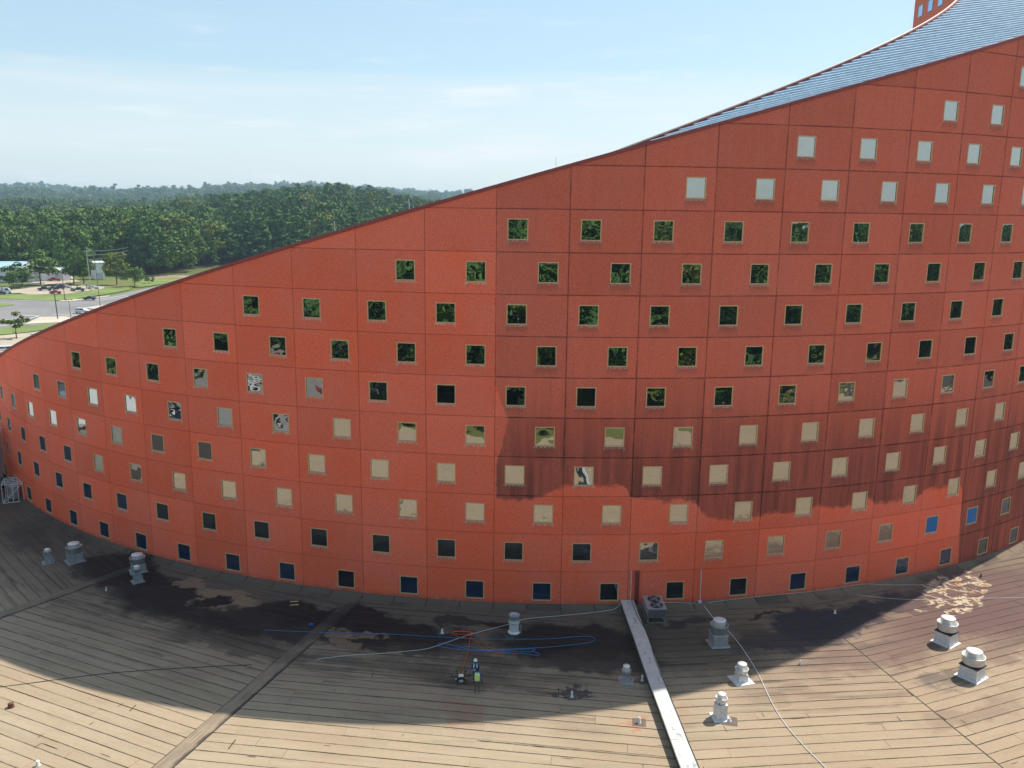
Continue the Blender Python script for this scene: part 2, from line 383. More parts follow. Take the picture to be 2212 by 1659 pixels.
# backing made of bands that leave the window openings free
for c in range(C0, C1):
    for r in range(0, 18):
        z0, z1 = max(ZJ(r), -.1), ZJ(r+1)
        if z0 > max(zf(c), zf(c+1)): break
        w = win(c, r); hw = WW/2/WP+.004
        cs = [c, c+.12, c+.5, c+.88, c+1] if not w else [c, w[0]-hw, w[0]+hw, c+1]
        for i in range(len(cs)-1):
            if w and i == 1: continue
            a0, a1 = cs[i], cs[i+1]; za, zb_ = min(z1, zf(a0)-.06), min(z1, zf(a1)-.06)
            if max(za, zb_) <= z0: continue
            v = [wp(a0, RW-.075, z0), wp(a1, RW-.075, z0), wp(a1, RW-.075, max(zb_, z0)), wp(a0, RW-.075, max(za, z0))]
            b.add(v, [(0, 1, 2, 3)])
        if w:
            a0, a1 = cs[1], cs[2]
            for q0, q1 in ((z0, w[1]-WH/2-.01), (w[1]+WH/2+.01, z1)):
                b.add([wp(a0, RW-.075, q0), wp(a1, RW-.075, q0), wp(a1, RW-.075, min(q1, zf(a1)-.06)), wp(a0, RW-.075, min(q1, zf(a0)-.06))], [(0, 1, 2, 3)])
b.build('joint_backing', M_BACK, BLD)
# coping pieces, one for each panel
for c in range(C0, C1):
    m = MB(OFF); uu = [c+.003+k*(1-.006)/4 for k in range(5)]
    v = []
    for u in uu:
        z = zf(u); v += [wp(u, RW+.05, z-.22), wp(u, RW+.09, z-.20), wp(u, RW+.09, z+.04), wp(u, RW-.40, z+.02), wp(u, RW-.40, z-.3)]
    f = [(i*5+k, (i+1)*5+k, (i+1)*5+(k+1) % 5, i*5+(k+1) % 5) for i in range(4) for k in range(5)]+[(4, 3, 2, 1, 0), (20, 21, 22, 23, 24)]
    m.add(v, f); m.build('coping', M_COPE, BLD)
# stepped metal roof: level steps that climb round the building
def metal_roof():
    t = MT('blue_roof_metal'); P = t.pos()
    c = t.mix(t.rng(t.noise(P, .35, 6, .65), .35, .7), (.014, .075, .16), (.045, .14, .25))
    sp_ = t.rng(t.noise(t.mapn(P, (1, 1, 1)), 1.6, 4, .7), .62, .70)
    c = t.mix(t.math('MULTIPLY', sp_, .75), c, (.02, .07, .16))
    c = t.mix(t.rng(t.rand(), 0, 1, 0, .25), c, (.09, .22, .34))
    t.col(c); t.set(Roughness=.65); t.b.inputs['Specular IOR Level'].default_value = .15; return t.m
M_ROOF = metal_roof(); M_RIB = plain('pale_roof_lip', (.62, .72, .80), .5, .0, .2, 1.2)
RI = RW-20.0
def roof_drop(u):    # left of the parapet's high part the roof sits lower behind it
    return .03+max(0, (2.2-u))*.46
DU = .35; k0_, k1_ = int(-13/DU), int(15.6/DU)
low_m = MB(OFF)
for k in range(k0_, k1_):
    ua, ub = k*DU, (k+1)*DU
    za, zb_ = ztop(ua)-roof_drop(ua), ztop(ub)-roof_drop(ub)
    def front(u, z): 
        if u <= 10.6: return [(RW-.42, z)]
        return [(RW-.42, min(z, zf(u)-.1)), (RW-6.5, z)]
    pa, pb = front(ua, za), front(ub, zb_-.10)
    while len(pa) < 2: pa.append((RW-6.5, za))
    while len(pb) < 2: pb.append((RW-6.5, zb_-.10))
    v = [wp(ua, pa[0][0], pa[0][1]), wp(ub, pb[0][0], pb[0][1]), wp(ub, pb[1][0], pb[1][1]), wp(ua, pa[1][0], pa[1][1]), wp(ua, RI+.35, za), wp(ub, RI+.35, zb_-.10)]
    lip = [wp(ub, pb[0][0], pb[0][1]), wp(ub, pb[1][0], pb[1][1]), wp(ub, RI+.35, zb_-.10)]
    if ua > 1.2 and ub < 15.4:
        m = MB(OFF); m.add(v, [(0, 1, 2, 3), (3, 2, 5, 4)]); pt = m.build('roof_step', M_ROOF, BLD)
        q = MB(OFF); e = .0075
        top = [(x, y, z+.11) for x, y, z in lip]; u2 = ub-.03
        bk = [wp(ub+.06, RW-.42 if i == 0 else (RW-6.5 if i == 1 else RI+.35), top[i][2]+.085) for i in range(3)]
        fr_ = [(x, y, z-.03) for x, y, z in lip]
        q.add(fr_+top+bk, [(0, 3, 4, 1), (1, 4, 5, 2), (3, 6, 7, 4), (4, 7, 8, 5)]); q.build('roof_lip', M_RIB, pt)
    else: low_m.add(v, [(0, 1, 2, 3), (3, 2, 5, 4)])
low_m.build('lower_roof', M_ROOF, BLD)
# rear parapet and wall, dark red with a cream cap
us2 = [-13+k*.25 for k in range(int(28.5/.25)+1)]
M_CREAM = plain('cream_cap', (.60, .45, .36), .6)
def rearz(u): return ztop(u)-roof_drop(u)
v = [wp(u, RI, 0) for u in us2]+[wp(u, RI, rearz(u)+.12) for u in us2]+[wp(u, RI+.35, rearz(u)+.12) for u in us2]+[wp(u, RI+.35, rearz(u)-.8) for u in us2]
n = len(us2); f = [(i+j*n, i+1+j*n, i+1+(j+1)*n, i+(j+1)*n) for i in range(n-1) for j in range(3)]
MB(OFF).add(v, f).build('rear_parapet', M_COPE, BLD)
MB(OFF).tube([wp(u, RI+.17, rearz(u)+.20) for u in us2], .11, 10).build('parapet_cap', M_CREAM, BLD, True)
# end wall on the right and on the left
MB(OFF).add([wp(13, RW-.1, -4), wp(13, RI, -4), wp(13, RI, rearz(13)), wp(13, RW-.1, zf(13))], [(0, 1, 2, 3)]).build('end_wall', M_COPE, BLD)
MB(OFF).add([wp(-14, RW, -4), wp(-14, RI, -4), wp(-14, RI, 10), wp(-14, RW, zf(-14))], [(3, 2, 1, 0)]).build('end_wall', M_COPE, BLD)
# lightning rods on the coping
for u in (-2.32, -1.22, .8): MB(OFF).tube([wp(u, RW-.2, zf(u)), wp(u-.01, RW-.2, zf(u)+.8)], .018, 5).build('lightning_rod', M_RIB, BLD)

# ------------------------------------------------------------------ tower beyond the roof
TW = thing('stair_tower', 'square terracotta tower with small blue windows rising behind the top of the roof', 'tower', (64.7, 125, 0))
M_TWALL = plain('tower_render', (.95, .23, .13), .9, 0, .14, 6)
MB((64.7, 125, 0)).add([(x, y, z) for z in (0, 65) for x, y in ((56.2, 118.2), (70, 118.2), (70, 131.2), (56.9, 131.2))], [(3, 2, 1, 0), (4, 5, 6, 7), (0, 1, 5, 4), (1, 2, 6, 5), (2, 3, 7, 6), (3, 0, 4, 7)]).build('tower_wall', M_TWALL, TW)
wf = MB(); 
for a, b_ in (((-.02, -.79, -.79), (.06, -.70, .79)), ((-.02, .70, -.79), (.06, .79, .79)), ((-.018, -.70, .70), (.058, .70, .79)), ((-.018, -.70, -.79), (.058, .70, -.70))): wf.box(a, b_)
mef = wf.mesh('window', plain('grey_frame', (.35, .4, .48), .4)); mep = MB().box((.0, -.70, -.70), (.03, .70, .70)).mesh('pane', glass('sky_blue_glass', (.6, .75, .95), (.1, .25, .6), .7))
for (y, z) in ((128.8, 60.0), (125.5, 60.0), (122.3, 60.0), (128.4, 56.8), (125.2, 56.8), (122, 56.8), (127.1, 63.2), (123.9, 63.2)):
    w = link('window', mef, TW); w.location = (56.2+(y-118.2)*.0538-.04-64.7, y-125, z); w.rotation_euler = (0, 0, -.0538); p = link('pane', mep, w)

# ------------------------------------------------------------------ podium roof
def stain_nodes(t, P, col, lst):
    """blots with ragged edges: (x, y, rx, ry, angle, colour, strength, softness)"""
    wv = t.noise(P, .35, 6, .6, 1); w2 = t.noise(P, 1.6, 5, .65, 1)
    s1 = t.n('ShaderNodeVectorMath', operation='MULTIPLY_ADD'); t.put(s1.inputs[0], wv); s1.inputs[1].default_value = (5.5, 5.5, 0); s1.inputs[2].default_value = (-2.75, -2.75, 0)
    s2 = t.n('ShaderNodeVectorMath', operation='MULTIPLY_ADD'); t.put(s2.inputs[0], w2); s2.inputs[1].default_value = (1.4, 1.4, 0); s2.inputs[2].default_value = (-.7, -.7, 0)
    a = t.n('ShaderNodeVectorMath', operation='ADD'); t.put(a.inputs[0], P); t.put(a.inputs[1], s1.outputs[0])
    b = t.n('ShaderNodeVectorMath', operation='ADD'); t.put(b.inputs[0], a.outputs[0]); t.put(b.inputs[1], s2.outputs[0])
    for (x, y, rx, ry, an, c, s, soft) in lst:
        v = t.n('ShaderNodeVectorMath', operation='SUBTRACT'); t.put(v.inputs[0], b.outputs[0]); v.inputs[1].default_value = (x, y, 0)
        m = t.mapn(v.outputs[0], (1/rx, 1/ry, 0), (0, 0, radians(-an)))
        # mapping rotates after scaling for POINT: rotate first
        m = t.mapn(t.mapn(v.outputs[0], (1, 1, 1), (0, 0, radians(-an))), (1/rx, 1/ry, 0))
        ln = t.n('ShaderNodeVectorMath', operation='LENGTH'); t.put(ln.inputs[0], m)
        f = t.rng(ln.outputs['Value'], 1-soft/2, 1+soft/2, s, 0)
        col = t.mix(f, col, c)
    return col
BLK = (.013, .012, .014); DRK = (.048, .038, .032); TANC = (.235, .165, .11); PUR = (.125, .075, .068); WHT = (.60, .50, .36); RST = (.22, .09, .05)
STAINS = [
 (-45.19, 83.49)+(9, 2.2, -50, DRK, .45, 1.2), (-46.94, 78.95)+(5, 1.6, -46, DRK, .6, .9),
 (-34.92, 71.79)+(4.6, 3.0, -40, BLK, .93, .5), (-30.03, 67.44)+(6.5, 2.3, -32, BLK, .92, .6),
 (-25.60, 62.91)+(9, 1.6, -26, BLK, .7, 1.1), (-18.23, 61.40)+(8.5, 2.0, -16, BLK, .85, .7), (-19.75, 58.26)+(6, 1.0, -18, DRK, .6, 1.0), (-16.61, 63.56)+(4.5, 1.5, -12, BLK, .92, .4),
 (-23.42, 66.30)+(3.6, 1.5, -22, TANC, .9, .25), (-23.97, 65.68)+(1.4, .8, 10, BLK, .97, .2), (-27.58, 68.71)+(1.4, .8, -20, TANC, .8, .25),
 (-12.01, 62.65)+(3.8, 2.1, -8, BLK, .96, .3), (-8.38, 59.96)+(6.0, 1.9, -5, BLK, .93, .35), (-6.61, 58.24)+(4.0, 1.0, -4, DRK, .8, .6), (-12.46, 59.35)+(1.9, .9, -30, TANC, .7, .35), (-11.03, 60.11)+(1.6, .22, 10, TANC, .7, .3),
 (-3.61, 62.33)+(2.6, .9, -6, BLK, .7, .3), (-0.52, 62.03)+(1.6, .7, 5, BLK, .9, .25), (4.91, 59.58)+(5.6, 2.7, -3, BLK, .93, .4), (6.70, 56.58)+(4.6, 1.4, -4, DRK, .8, .8), (2.79, 58.83)+(2.2, .5, -3, BLK, .9, .3),
 (-7.14, 55.60)+(7, .9, -8, DRK, .45, 1.0), (-2.80, 53.87)+(5, 1.1, -8, DRK, .5, 1.1), (0.72, 56.76)+(6, 1.0, -6, DRK, .6, .9),
 (12.03, 60.49)+(4.6, 2.2, 4, DRK, .55, 1.2), (13.90, 62.80)+(3, .6, 4, BLK, .6, .5), (13.51, 57.40)+(5.0, 2.0, 5, DRK, .5, 1.3), (20.49, 64.17)+(1.6, .25, 12, BLK, .9, .3),
 (25.33, 63.10)+(4.8, 2.6, 18, (.04, .034, .045), .93, .3), (20.95, 59.64)+(4.4, 1.6, 10, (.05, .042, .05), .85, .6), (31.78, 66.13)+(4.6, 1.8, 28, (.045, .037, .045), .9, .45),
 (36.53, 64.20)+(8, 3.6, 26, PUR, .85, .7), (42.11, 68.17)+(9, 6, 30, PUR, .88, .6), (26.78, 57.73)+(6, 1.7, 20, PUR, .6, .9), (37.87, 59.37)+(4, 1.2, 25, PUR, .55, .9), (30.22, 50.70)+(4, .9, 24, PUR, .35, .9), (18.76, 52.63)+(3, .8, 8, PUR, .3, 1), (31.00, 54.66)+(3.0, 1.0, 22, (.07,.06,.065), .6, .9),
 (31.24, 64.46)+(1.6, .8, 15, TANC, .6, .4), (18.99, 61.41)+(1.2, 1.5, 10, (.09, .07, .045), .6, .6),
 (-3.37, 50.49)+(1.5, 1.1, -60, (.30, .13, .08), .4, 1.0),
 (8.04, 49.19)+(.9, .6, 0, (.36, .17, .10), .7, .5), (4.29, 52.86)+(1.8, .35, -7, (.05, .04, .05), .8, .6), (11.50, 50.55)+(0.7, .5, 0, (.3, .19, .12), .4, .6)]
def membrane():
    t = MT('roof_membrane'); P = t.pos(); uvs = t.sep(t.uv()); s, v = uvs[0], uvs[1]
    c = t.mix(t.rng(t.noise(P, .12, 5, .6), .32, .68), (.355, .285, .20), (.325, .25, .17))
    c = t.mix(t.rng(t.rand(), 0, 1, 0, .28), c, (.42, .335, .235))
    # weathering runs along each sheet
    sv = t.comb(s, v, t.math('MULTIPLY', t.rand(), 30.))
    run = t.noise(t.mapn(sv, (.22, 3.2, 1)), 1.0, 6, .65)
    c = t.mix(t.rng(run, .48, .78, 0, .40), c, (.24, .155, .10))
    c = t.mix(t.rng(t.noise(t.mapn(sv, (.5, 9, 1)), 1, 4, .6), .5, .8, 0, .22), c, (.46, .37, .27))
    # distance from the tall wall: damp, never sunny strip, then wider dirt with painted shadow
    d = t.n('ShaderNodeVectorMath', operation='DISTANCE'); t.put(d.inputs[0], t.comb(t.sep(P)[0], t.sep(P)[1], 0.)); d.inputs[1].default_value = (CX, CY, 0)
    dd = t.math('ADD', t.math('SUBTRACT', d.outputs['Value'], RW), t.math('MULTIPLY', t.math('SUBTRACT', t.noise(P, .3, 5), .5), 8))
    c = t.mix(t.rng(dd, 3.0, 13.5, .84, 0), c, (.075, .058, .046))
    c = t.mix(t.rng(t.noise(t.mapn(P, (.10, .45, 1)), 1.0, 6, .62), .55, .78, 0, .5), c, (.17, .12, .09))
    c = t.mix(t.rng(dd, 8.0, 20.0, .38, 0), c, (.13, .105, .088))  # deepens the wall's shadow zone: painted shade along with charcoal dirt
    c = t.mix(t.rng(t.sep(P)[0], 5, 30, 0, .35), c, (.33, .225, .145))
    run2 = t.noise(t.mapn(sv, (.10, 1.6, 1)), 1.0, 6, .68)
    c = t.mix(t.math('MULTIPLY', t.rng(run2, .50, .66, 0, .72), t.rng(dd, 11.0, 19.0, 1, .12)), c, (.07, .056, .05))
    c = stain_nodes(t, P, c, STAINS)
    # white chalky bloom at the right, broken into flakes and rings
    wx = (38.08, 68.78)
    vv = t.n('ShaderNodeVectorMath', operation='SUBTRACT'); t.put(vv.inputs[0], P); vv.inputs[1].default_value = (wx[0], wx[1], 0)
    m = t.mapn(t.mapn(vv.outputs[0], (1, 1, 1), (0, 0, radians(-50))), (1/6.8, 1/3.0, 0))
    ln = t.n('ShaderNodeVectorMath', operation='LENGTH'); t.put(ln.inputs[0], m)
    mask = t.rng(t.math('ADD', ln.outputs['Value'], t.math('MULTIPLY', t.math('SUBTRACT', t.noise(P, .5, 4), .5), 1.4)), .7, .8, 1, 0)
    nn = t.noise(P, .75, 5, .6); band = t.math('ABSOLUTE', t.math('SUBTRACT', nn, .5))
    fl = t.rng(band, .035, .055, 1, 0)
    c = t.mix(t.math('MULTIPLY', t.math('MULTIPLY', mask, fl), .70), c, t.mix(t.rng(t.noise(P, 1.4, 3), .5, .62), WHT, (.50, .27, .12)))
    # grime caught at the laps
    lap = t.math('MINIMUM', v, t.math('SUBTRACT', .9, v))
    c = t.mix(t.math('MULTIPLY', t.rng(lap, .0, .085, 1, 0), t.rng(t.noise(t.mapn(sv, (1.2, 1, 1)), 1, 4), .38, .62, .15, .7)), c, (.10, .068, .048))
    gr = t.rng(t.noise(P, 16, 3, .75), .3, .7, .84, 1.16, False)
    x = t.n('ShaderNodeVectorMath', operation='SCALE'); t.put(x.inputs[0], c); t.put(x.inputs['Scale'], gr)
    t.col(x.outputs[0])
    wet = t.rng(t.sep(c)[0], .012, .05, .62, .92)
    t.set(Roughness=wet); t.b.inputs['Specular IOR Level'].default_value = .22; t.bump(t.noise(P, 12, 3, .7), .3, .012)
    return t.m
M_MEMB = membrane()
M_BIT = plain('bare_bitumen', (.045, .032, .026), .85, 0, .3, 2)
DECK = MB(); 
def circ(r, a0, a1, n): return [(CX+r*sin(a0+(a1-a0)*k/n), CY-r*cos(a0+(a1-a0)*k/n)) for k in range(n+1)]
YE = 13.0
outl = [(-58, YE), (150, YE), (150, 150), (-90, 150), (-90, 60), (-58, 40)]
DK = MB().add([(x, y, 0) for x, y in outl]+[(x, y, -4.2) for x, y in outl], [tuple(range(6))]+[(i, (i+1) % 6+0, (i+1) % 6+6, i+6)[::-1] for i in range(6)])
DECK = DK.build('podium_roof', M_BIT); tag(DECK, kind='structure')
LINES = [((-34.2, 71.1), (-40, 62.5)), ((-12.9, 65.7), (-19.8, 44.1)), ((9.65, 65.5), (10.55, 44.7)), ((25.4, 61.2), (28.9, 45.6))]
def side(l, p):
    (ax, ay), (bx, by) = l; return (bx-ax)*(p[1]-ay)-(by-ay)*(p[0]-ax)
def clip(poly, fn):
    o = []
    for i in range(len(poly)):
        a, b_ = poly[i], poly[(i+1) % len(poly)]; fa, fb = fn(a), fn(b_)
        if fa >= 0: o.append(a)
        if (fa >= 0) != (fb >= 0):
            t = fa/(fa-fb); o.append((a[0]+(b_[0]-a[0])*t, a[1]+(b_[1]-a[1])*t))
    return o
ANG = [-46, -24.1, -7.6, 6.2, 22.4]
rs = random.Random(11); sheets = []
cp, spn = cos(PITCH), sin(PITCH)
def inframe(x, y, z=0, mg=30):
    Z = z-H; d = y*cp-Z*spn
    if d <= 0: return False
    px = 1106+1855.7*x/d; py = 829.5+1855.7*(-(y*spn+Z*cp))/d+.0125*(px-1106)
    return -mg < px < 2212+mg and -mg < py < 1659+mg
for s in range(5):
    a = radians(ANG[s]); tx, ty = cos(a), sin(a); nx, ny = -ty, tx
    wl = [1.0, .62, .62, .06, 0][s]; 
    def fl(p, s=s):
        if s == 0: return 1
        l = LINES[s-1]; L_ = math.hypot(l[1][0]-l[0][0], l[1][1]-l[0][1]); return side(l, p)/L_-[0, .62, .62, .55, .05][s]
    def fr(p, s=s):
        if s == 4: return 1
        l = LINES[s]; L_ = math.hypot(l[1][0]-l[0][0], l[1][1]-l[0][1]); return -side(l, p)/L_-[.62, .62, .55, .05, 0][s]
    org = (-45, 75) if s == 0 else (0, 45.1)
    for k in range(-75, 110):
        v0 = k*.9; cx_, cy_ = org[0]+nx*v0, org[1]+ny*v0
        x = -110+rs.random()*10
        while x < 170:
            ln = rs.choice((6, 9.5, 10, 10, 10.5, 13)); g = rs.choice((.005, .008, .014, .022, .034)); ge = rs.choice((.004, .006, .012, .022))
            q = [(x, g), (x+ln-ge, g), (x+ln-ge, .9-rs.uniform(0, .02)), (x, .9-.01)]
            if cy_+ny*0 < 44 and s in (1, 2, 3): g = max(g, .07)
            # finely broken long edges so the lap wanders
            def pt(u, v): return (cx_+tx*u+nx*v, cy_+ty*u+ny*v)
            poly = [pt(*p) for p in q]
            xm = x; x += ln
            if max(math.hypot(p[0]-CX, p[1]-CY) for p in poly) < RW-.5 or all(math.hypot(p[0], p[1]-60) > 130 for p in poly): continue
            poly = clip(poly, fl)
            if len(poly) > 2: poly = clip(poly, fr)
            if len(poly) > 2: poly = clip(poly, lambda p: p[1]-YE-.3)
            if len(poly) > 2: poly = clip(poly, lambda p: 149-p[0])
            if len(poly) > 2: poly = clip(poly, lambda p: p[0]+57.5)
            if len(poly) < 3: continue
            o = []; uvq = []
            for i in range(len(poly)):
                p, q2 = poly[i], poly[(i+1) % len(poly)]; L_ = math.hypot(q2[0]-p[0], q2[1]-p[1]); n_ = max(1, int(L_/1.3))
                for j in range(n_):
                    t = j/n_; jx = rs.gauss(0, .008) if 0 < j else 0
                    o.append((p[0]+(q2[0]-p[0])*t+nx*jx, p[1]+(q2[1]-p[1])*t+ny*jx))
            ar = abs(sum(o[i][0]*o[i-1][1]-o[i-1][0]*o[i][1] for i in range(len(o))))/2
            if ar < .08: continue
            mx_, my_ = sum(p[0] for p in o)/len(o), sum(p[1] for p in o)/len(o)
            vis = sum(inframe(*p) for p in poly+[(mx_, my_)])
            dw = math.hypot(mx_-CX, my_-CY)-RW
            score = ar/(mx_**2+my_**2+H*H)*(1 if vis and dw > -1 else 0)
            sheets.append((score, o, (org, tx, ty, nx, ny, v0), rs.uniform(.006, .022)))
sheets.sort(key=lambda q: -q[0])
rest = MB(); ruv = []
for i, (sc_, o, (org, tx, ty, nx, ny, v0), zt) in enumerate(sheets):
    n = len(o)
    uvq = [((x-org[0])*tx+(y-org[1])*ty, (x-org[0])*nx+(y-org[1])*ny-v0) for x, y in o]
    vs = [(x, y, zt+.012*(1 if q[1] < .2 else 0)) for (x, y), q in zip(o, uvq)]+[(x, y, 0.002) for x, y in o]
    fs = [tuple(range(n))]+[(j, (j+1) % n, (j+1) % n+n, j+n)[::-1] for j in range(n)]
    if i < 298 and sc_ > 0:
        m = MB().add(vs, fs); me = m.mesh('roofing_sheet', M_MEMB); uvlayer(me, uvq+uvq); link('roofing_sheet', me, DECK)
    else:
        rest.add(vs, fs); ruv += uvq+uvq
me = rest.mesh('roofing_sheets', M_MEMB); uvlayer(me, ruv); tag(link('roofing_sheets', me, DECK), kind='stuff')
# later repair patches and open end joints
rp = random.Random(21)
oj = MB()
for i in range(120):
    x, y = rp.uniform(-42, 44), rp.uniform(44, 72); dd = math.hypot(x-CX, y-CY)-RW
    if dd < 1.5: continue
    sct = sum(side(l, (x, y)) > 0 for l in LINES); a = radians(ANG[sct]); 
    if rp.random() < .5: l, w = rp.uniform(.2, 1.8), rp.uniform(.015, .05)
    else: l, w = rp.uniform(.02, .05), rp.uniform(.3, .85)
    pv_ = [(x+cos(a)*u-sin(a)*v, y+sin(a)*u+cos(a)*v, .0412) for u, v in ((-l/2, 0), (-l*.1, -w/2), (l/2, -w*.2), (l*.3, w/2), (-l*.3, w*.4))]
    oj.add(pv_, [(0, 1, 2, 3, 4)])
tag(oj.build('open_joint', M_BIT, DECK), kind='stuff')
# one lap has torn open and shows a ragged dark line
lapv = []
a = radians(-7.6)
for i in range(41):
    q = i*.33; w0 = .02+.07*abs(noise.noise((q*.9, 0, 0)))*(1 if i % 5 else .3); w0 = 0.004 if i in (0, 40) else w0
    p = (-1.87, 47.01); x, y = p[0]+cos(a)*q, p[1]+sin(a)*q+.02*noise.noise((q*2, 3, 0)); lapv += [(x, y-w0, .040), (x, y+w0*.6, .040)]
tl = MB().add(lapv, [(2*i, 2*i+2, 2*i+3, 2*i+1) for i in range(40)]).build('torn_lap', M_BIT, DECK)
print('sheets', len(sheets), sum(1 for s in sheets if s[0] > 0))
# raised expansion joints
def joint_mat():
    t = MT('tarred_joint_cover'); P = t.pos(); uvs = t.sep(t.uv())
    c = t.mix(t.rng(t.noise(P, .5, 5), .35, .65), (.31, .24, .165), (.25, .195, .14))
    c = t.mix(t.rng(t.noise(t.comb(t.math('MULTIPLY', uvs[0], .3), t.math('MULTIPLY', uvs[1], 9.), 0.), 1.2, 5, .7), .45, .68, 0, .6), c, (.10, .075, .058))
    c = t.mix(t.rng(t.math('ADD', uvs[1], t.math('MULTIPLY', t.math('SUBTRACT', t.noise(P, .8, 4), .5), .35)), .70, .84, 0, .85), c, (.03, .024, .022))
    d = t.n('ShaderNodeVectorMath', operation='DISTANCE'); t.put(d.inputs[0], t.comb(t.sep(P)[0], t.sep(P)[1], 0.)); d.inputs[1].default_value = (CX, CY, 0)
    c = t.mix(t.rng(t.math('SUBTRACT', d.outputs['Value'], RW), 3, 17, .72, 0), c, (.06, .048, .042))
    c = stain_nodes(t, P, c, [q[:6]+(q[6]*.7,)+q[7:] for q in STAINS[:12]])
    t.col(c); t.set(Roughness=.9); return t.m
M_JOINT = joint_mat()
def band(p0, p1, w, h, name, mat):
    d = Vector((p1[0]-p0[0], p1[1]-p0[1])); L_ = d.length; d /= L_; n = Vector((-d.y, d.x)); m = MB(); n_ = max(2, int(L_/2.2)); vs = []
    for i in range(n_+1):
        p = Vector(p0)+d*L_*i/n_; z = .03; hh = h*(1+.08*sin(i*2.1))
        for o_, zz in ((-w/2, .0), (-w/2, z), (-w*.28, hh*.55), (-w*.06, hh), (w*.10, hh), (w*.26, hh*.5), (w/2, z), (w/2, .0)):
            q = p+n*(o_+rs.gauss(0, .006)); vs.append((q.x, q.y, zz))
    fs = [(i*8+k, (i+1)*8+k, (i+1)*8+k+1, i*8+k+1)[::-1] for i in range(n_) for k in range(7)]
    me = m.add(vs, fs).mesh(name, mat); uvlayer(me, [(i//8*2.2, (i % 8)/7.) for i in range(len(vs))]); o = link(name, me, DECK); return o
def ext(l, a, b_):
    (x0, y0), (x1, y1) = l; L_ = math.hypot(x1-x0, y1-y0); dx, dy = (x1-x0)/L_, (y1-y0)/L_
    return (x0-dx*a, y0-dy*a), (x1+dx*b_, y1+dy*b_)
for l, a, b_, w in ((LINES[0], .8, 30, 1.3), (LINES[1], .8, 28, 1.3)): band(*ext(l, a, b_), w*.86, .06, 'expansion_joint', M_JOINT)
# sloped flashing pieces at the foot of the curved wall
for k in range(-24, 26):
    u0_, u1_ = k*.5+.006, (k+1)*.5-.006; vs = []; uvq = []
    for i in range(4):
        u = u0_+(u1_-u0_)*i/3
        for r, z in ((RW+.02, .30), (RW+.06, .28), (RW+.55, .07), (RW+1.25, .045), (RW+1.26, .0)): vs.append(wp(u, r, z)); uvq.append((u*5.48, .05+(r-RW)*.3))
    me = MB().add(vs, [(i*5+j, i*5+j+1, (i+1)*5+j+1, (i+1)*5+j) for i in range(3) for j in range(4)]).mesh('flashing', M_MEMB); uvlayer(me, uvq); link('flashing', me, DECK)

# ------------------------------------------------------------------ things on the podium roof
M_GALV = plain('galvanised_steel', (.42, .44, .46), .5, .55, .15, 4)
M_WMET = plain('weathered_white_metal', (.66, .66, .66), .5, .1, .16, 5)
M_DARKM = plain('dark_metal', (.035, .035, .04), .5, .3)
M_CAPW = plain('spun_aluminium_cap', (.74, .74, .73), .42, .25, .08, 4)
M_BLK = plain('black_rubber', (.015, .015, .017), .7)
def coping_metal():
    t = MT('coping_sheet_metal'); P = t.pos()
    c = t.mix(t.rng(t.noise(P, .8, 5), .35, .65), (.60, .62, .60), (.52, .55, .54))
    c = t.mix(t.rng(t.noise(t.mapn(P, (1.6, .8, 1)), 1.3, 5, .7), .56, .66, 0, .75), c, (.22, .23, .22))
    t.col(c); t.set(Roughness=.5, Metallic=.25); return t.m
# long coped parapet running out from the wall
CPT = thing('roof_divider', 'long low parapet with pale sheet metal coping running out from the red wall', 'parapet', (9.68, 55, 0))
cps = [(9.62, 65.35), (9.70, 62.2), (9.84, 59.0), (9.92, 55.9), (10.03, 52.7), (10.18, 49.6), (10.31, 46.4), (10.44, 43.2), (10.57, 40), (10.7, 36.8), (10.85, 33.6), (11, 30.4), (11.1, 27.2), (11.3, 20), (11.4, 13.6)]
M_CM = coping_metal(); ww = .50
for i in range(len(cps)-1):
    (x0, y0), (x1, y1) = cps[i], cps[i+1]; m = MB((9.68, 55, 0)); y0 -= .012
    dz = .008*(i % 2)
    v = []
    for x, y in ((x0, y0), (x1, y1)):
        v += [(x-ww, y, .50), (x-ww-.02, y, .50), (x-ww-.02, y, .655+dz), (x, y, .672+dz), (x+ww+.02, y, .655+dz), (x+ww+.02, y, .50), (x+ww, y, .50)]
    m.add(v, [(k, k+1, k+8, k+7) for k in range(6)]+[(0, 6, 5, 4, 3, 2, 1), (7, 8, 9, 10, 11, 12, 13)])
    m.build('coping', M_CM, CPT)
m = MB((9.68, 55, 0)); v = []
for x, y in cps: v += [(x-ww+.06, y, 0), (x-ww+.03, y, .60), (x+ww-.03, y, .60), (x+ww-.06, y, 0)]
m.add(v, [(i*4+k, i*4+k+1, i*4+k+5, i*4+k+4) for i in range(len(cps)-1) for k in range(3)]+[(0, 3, 2, 1)]); m.build('parapet_wall', plain('tarred_upstand', (.06, .05, .048), .85, 0, .3, 3), CPT)

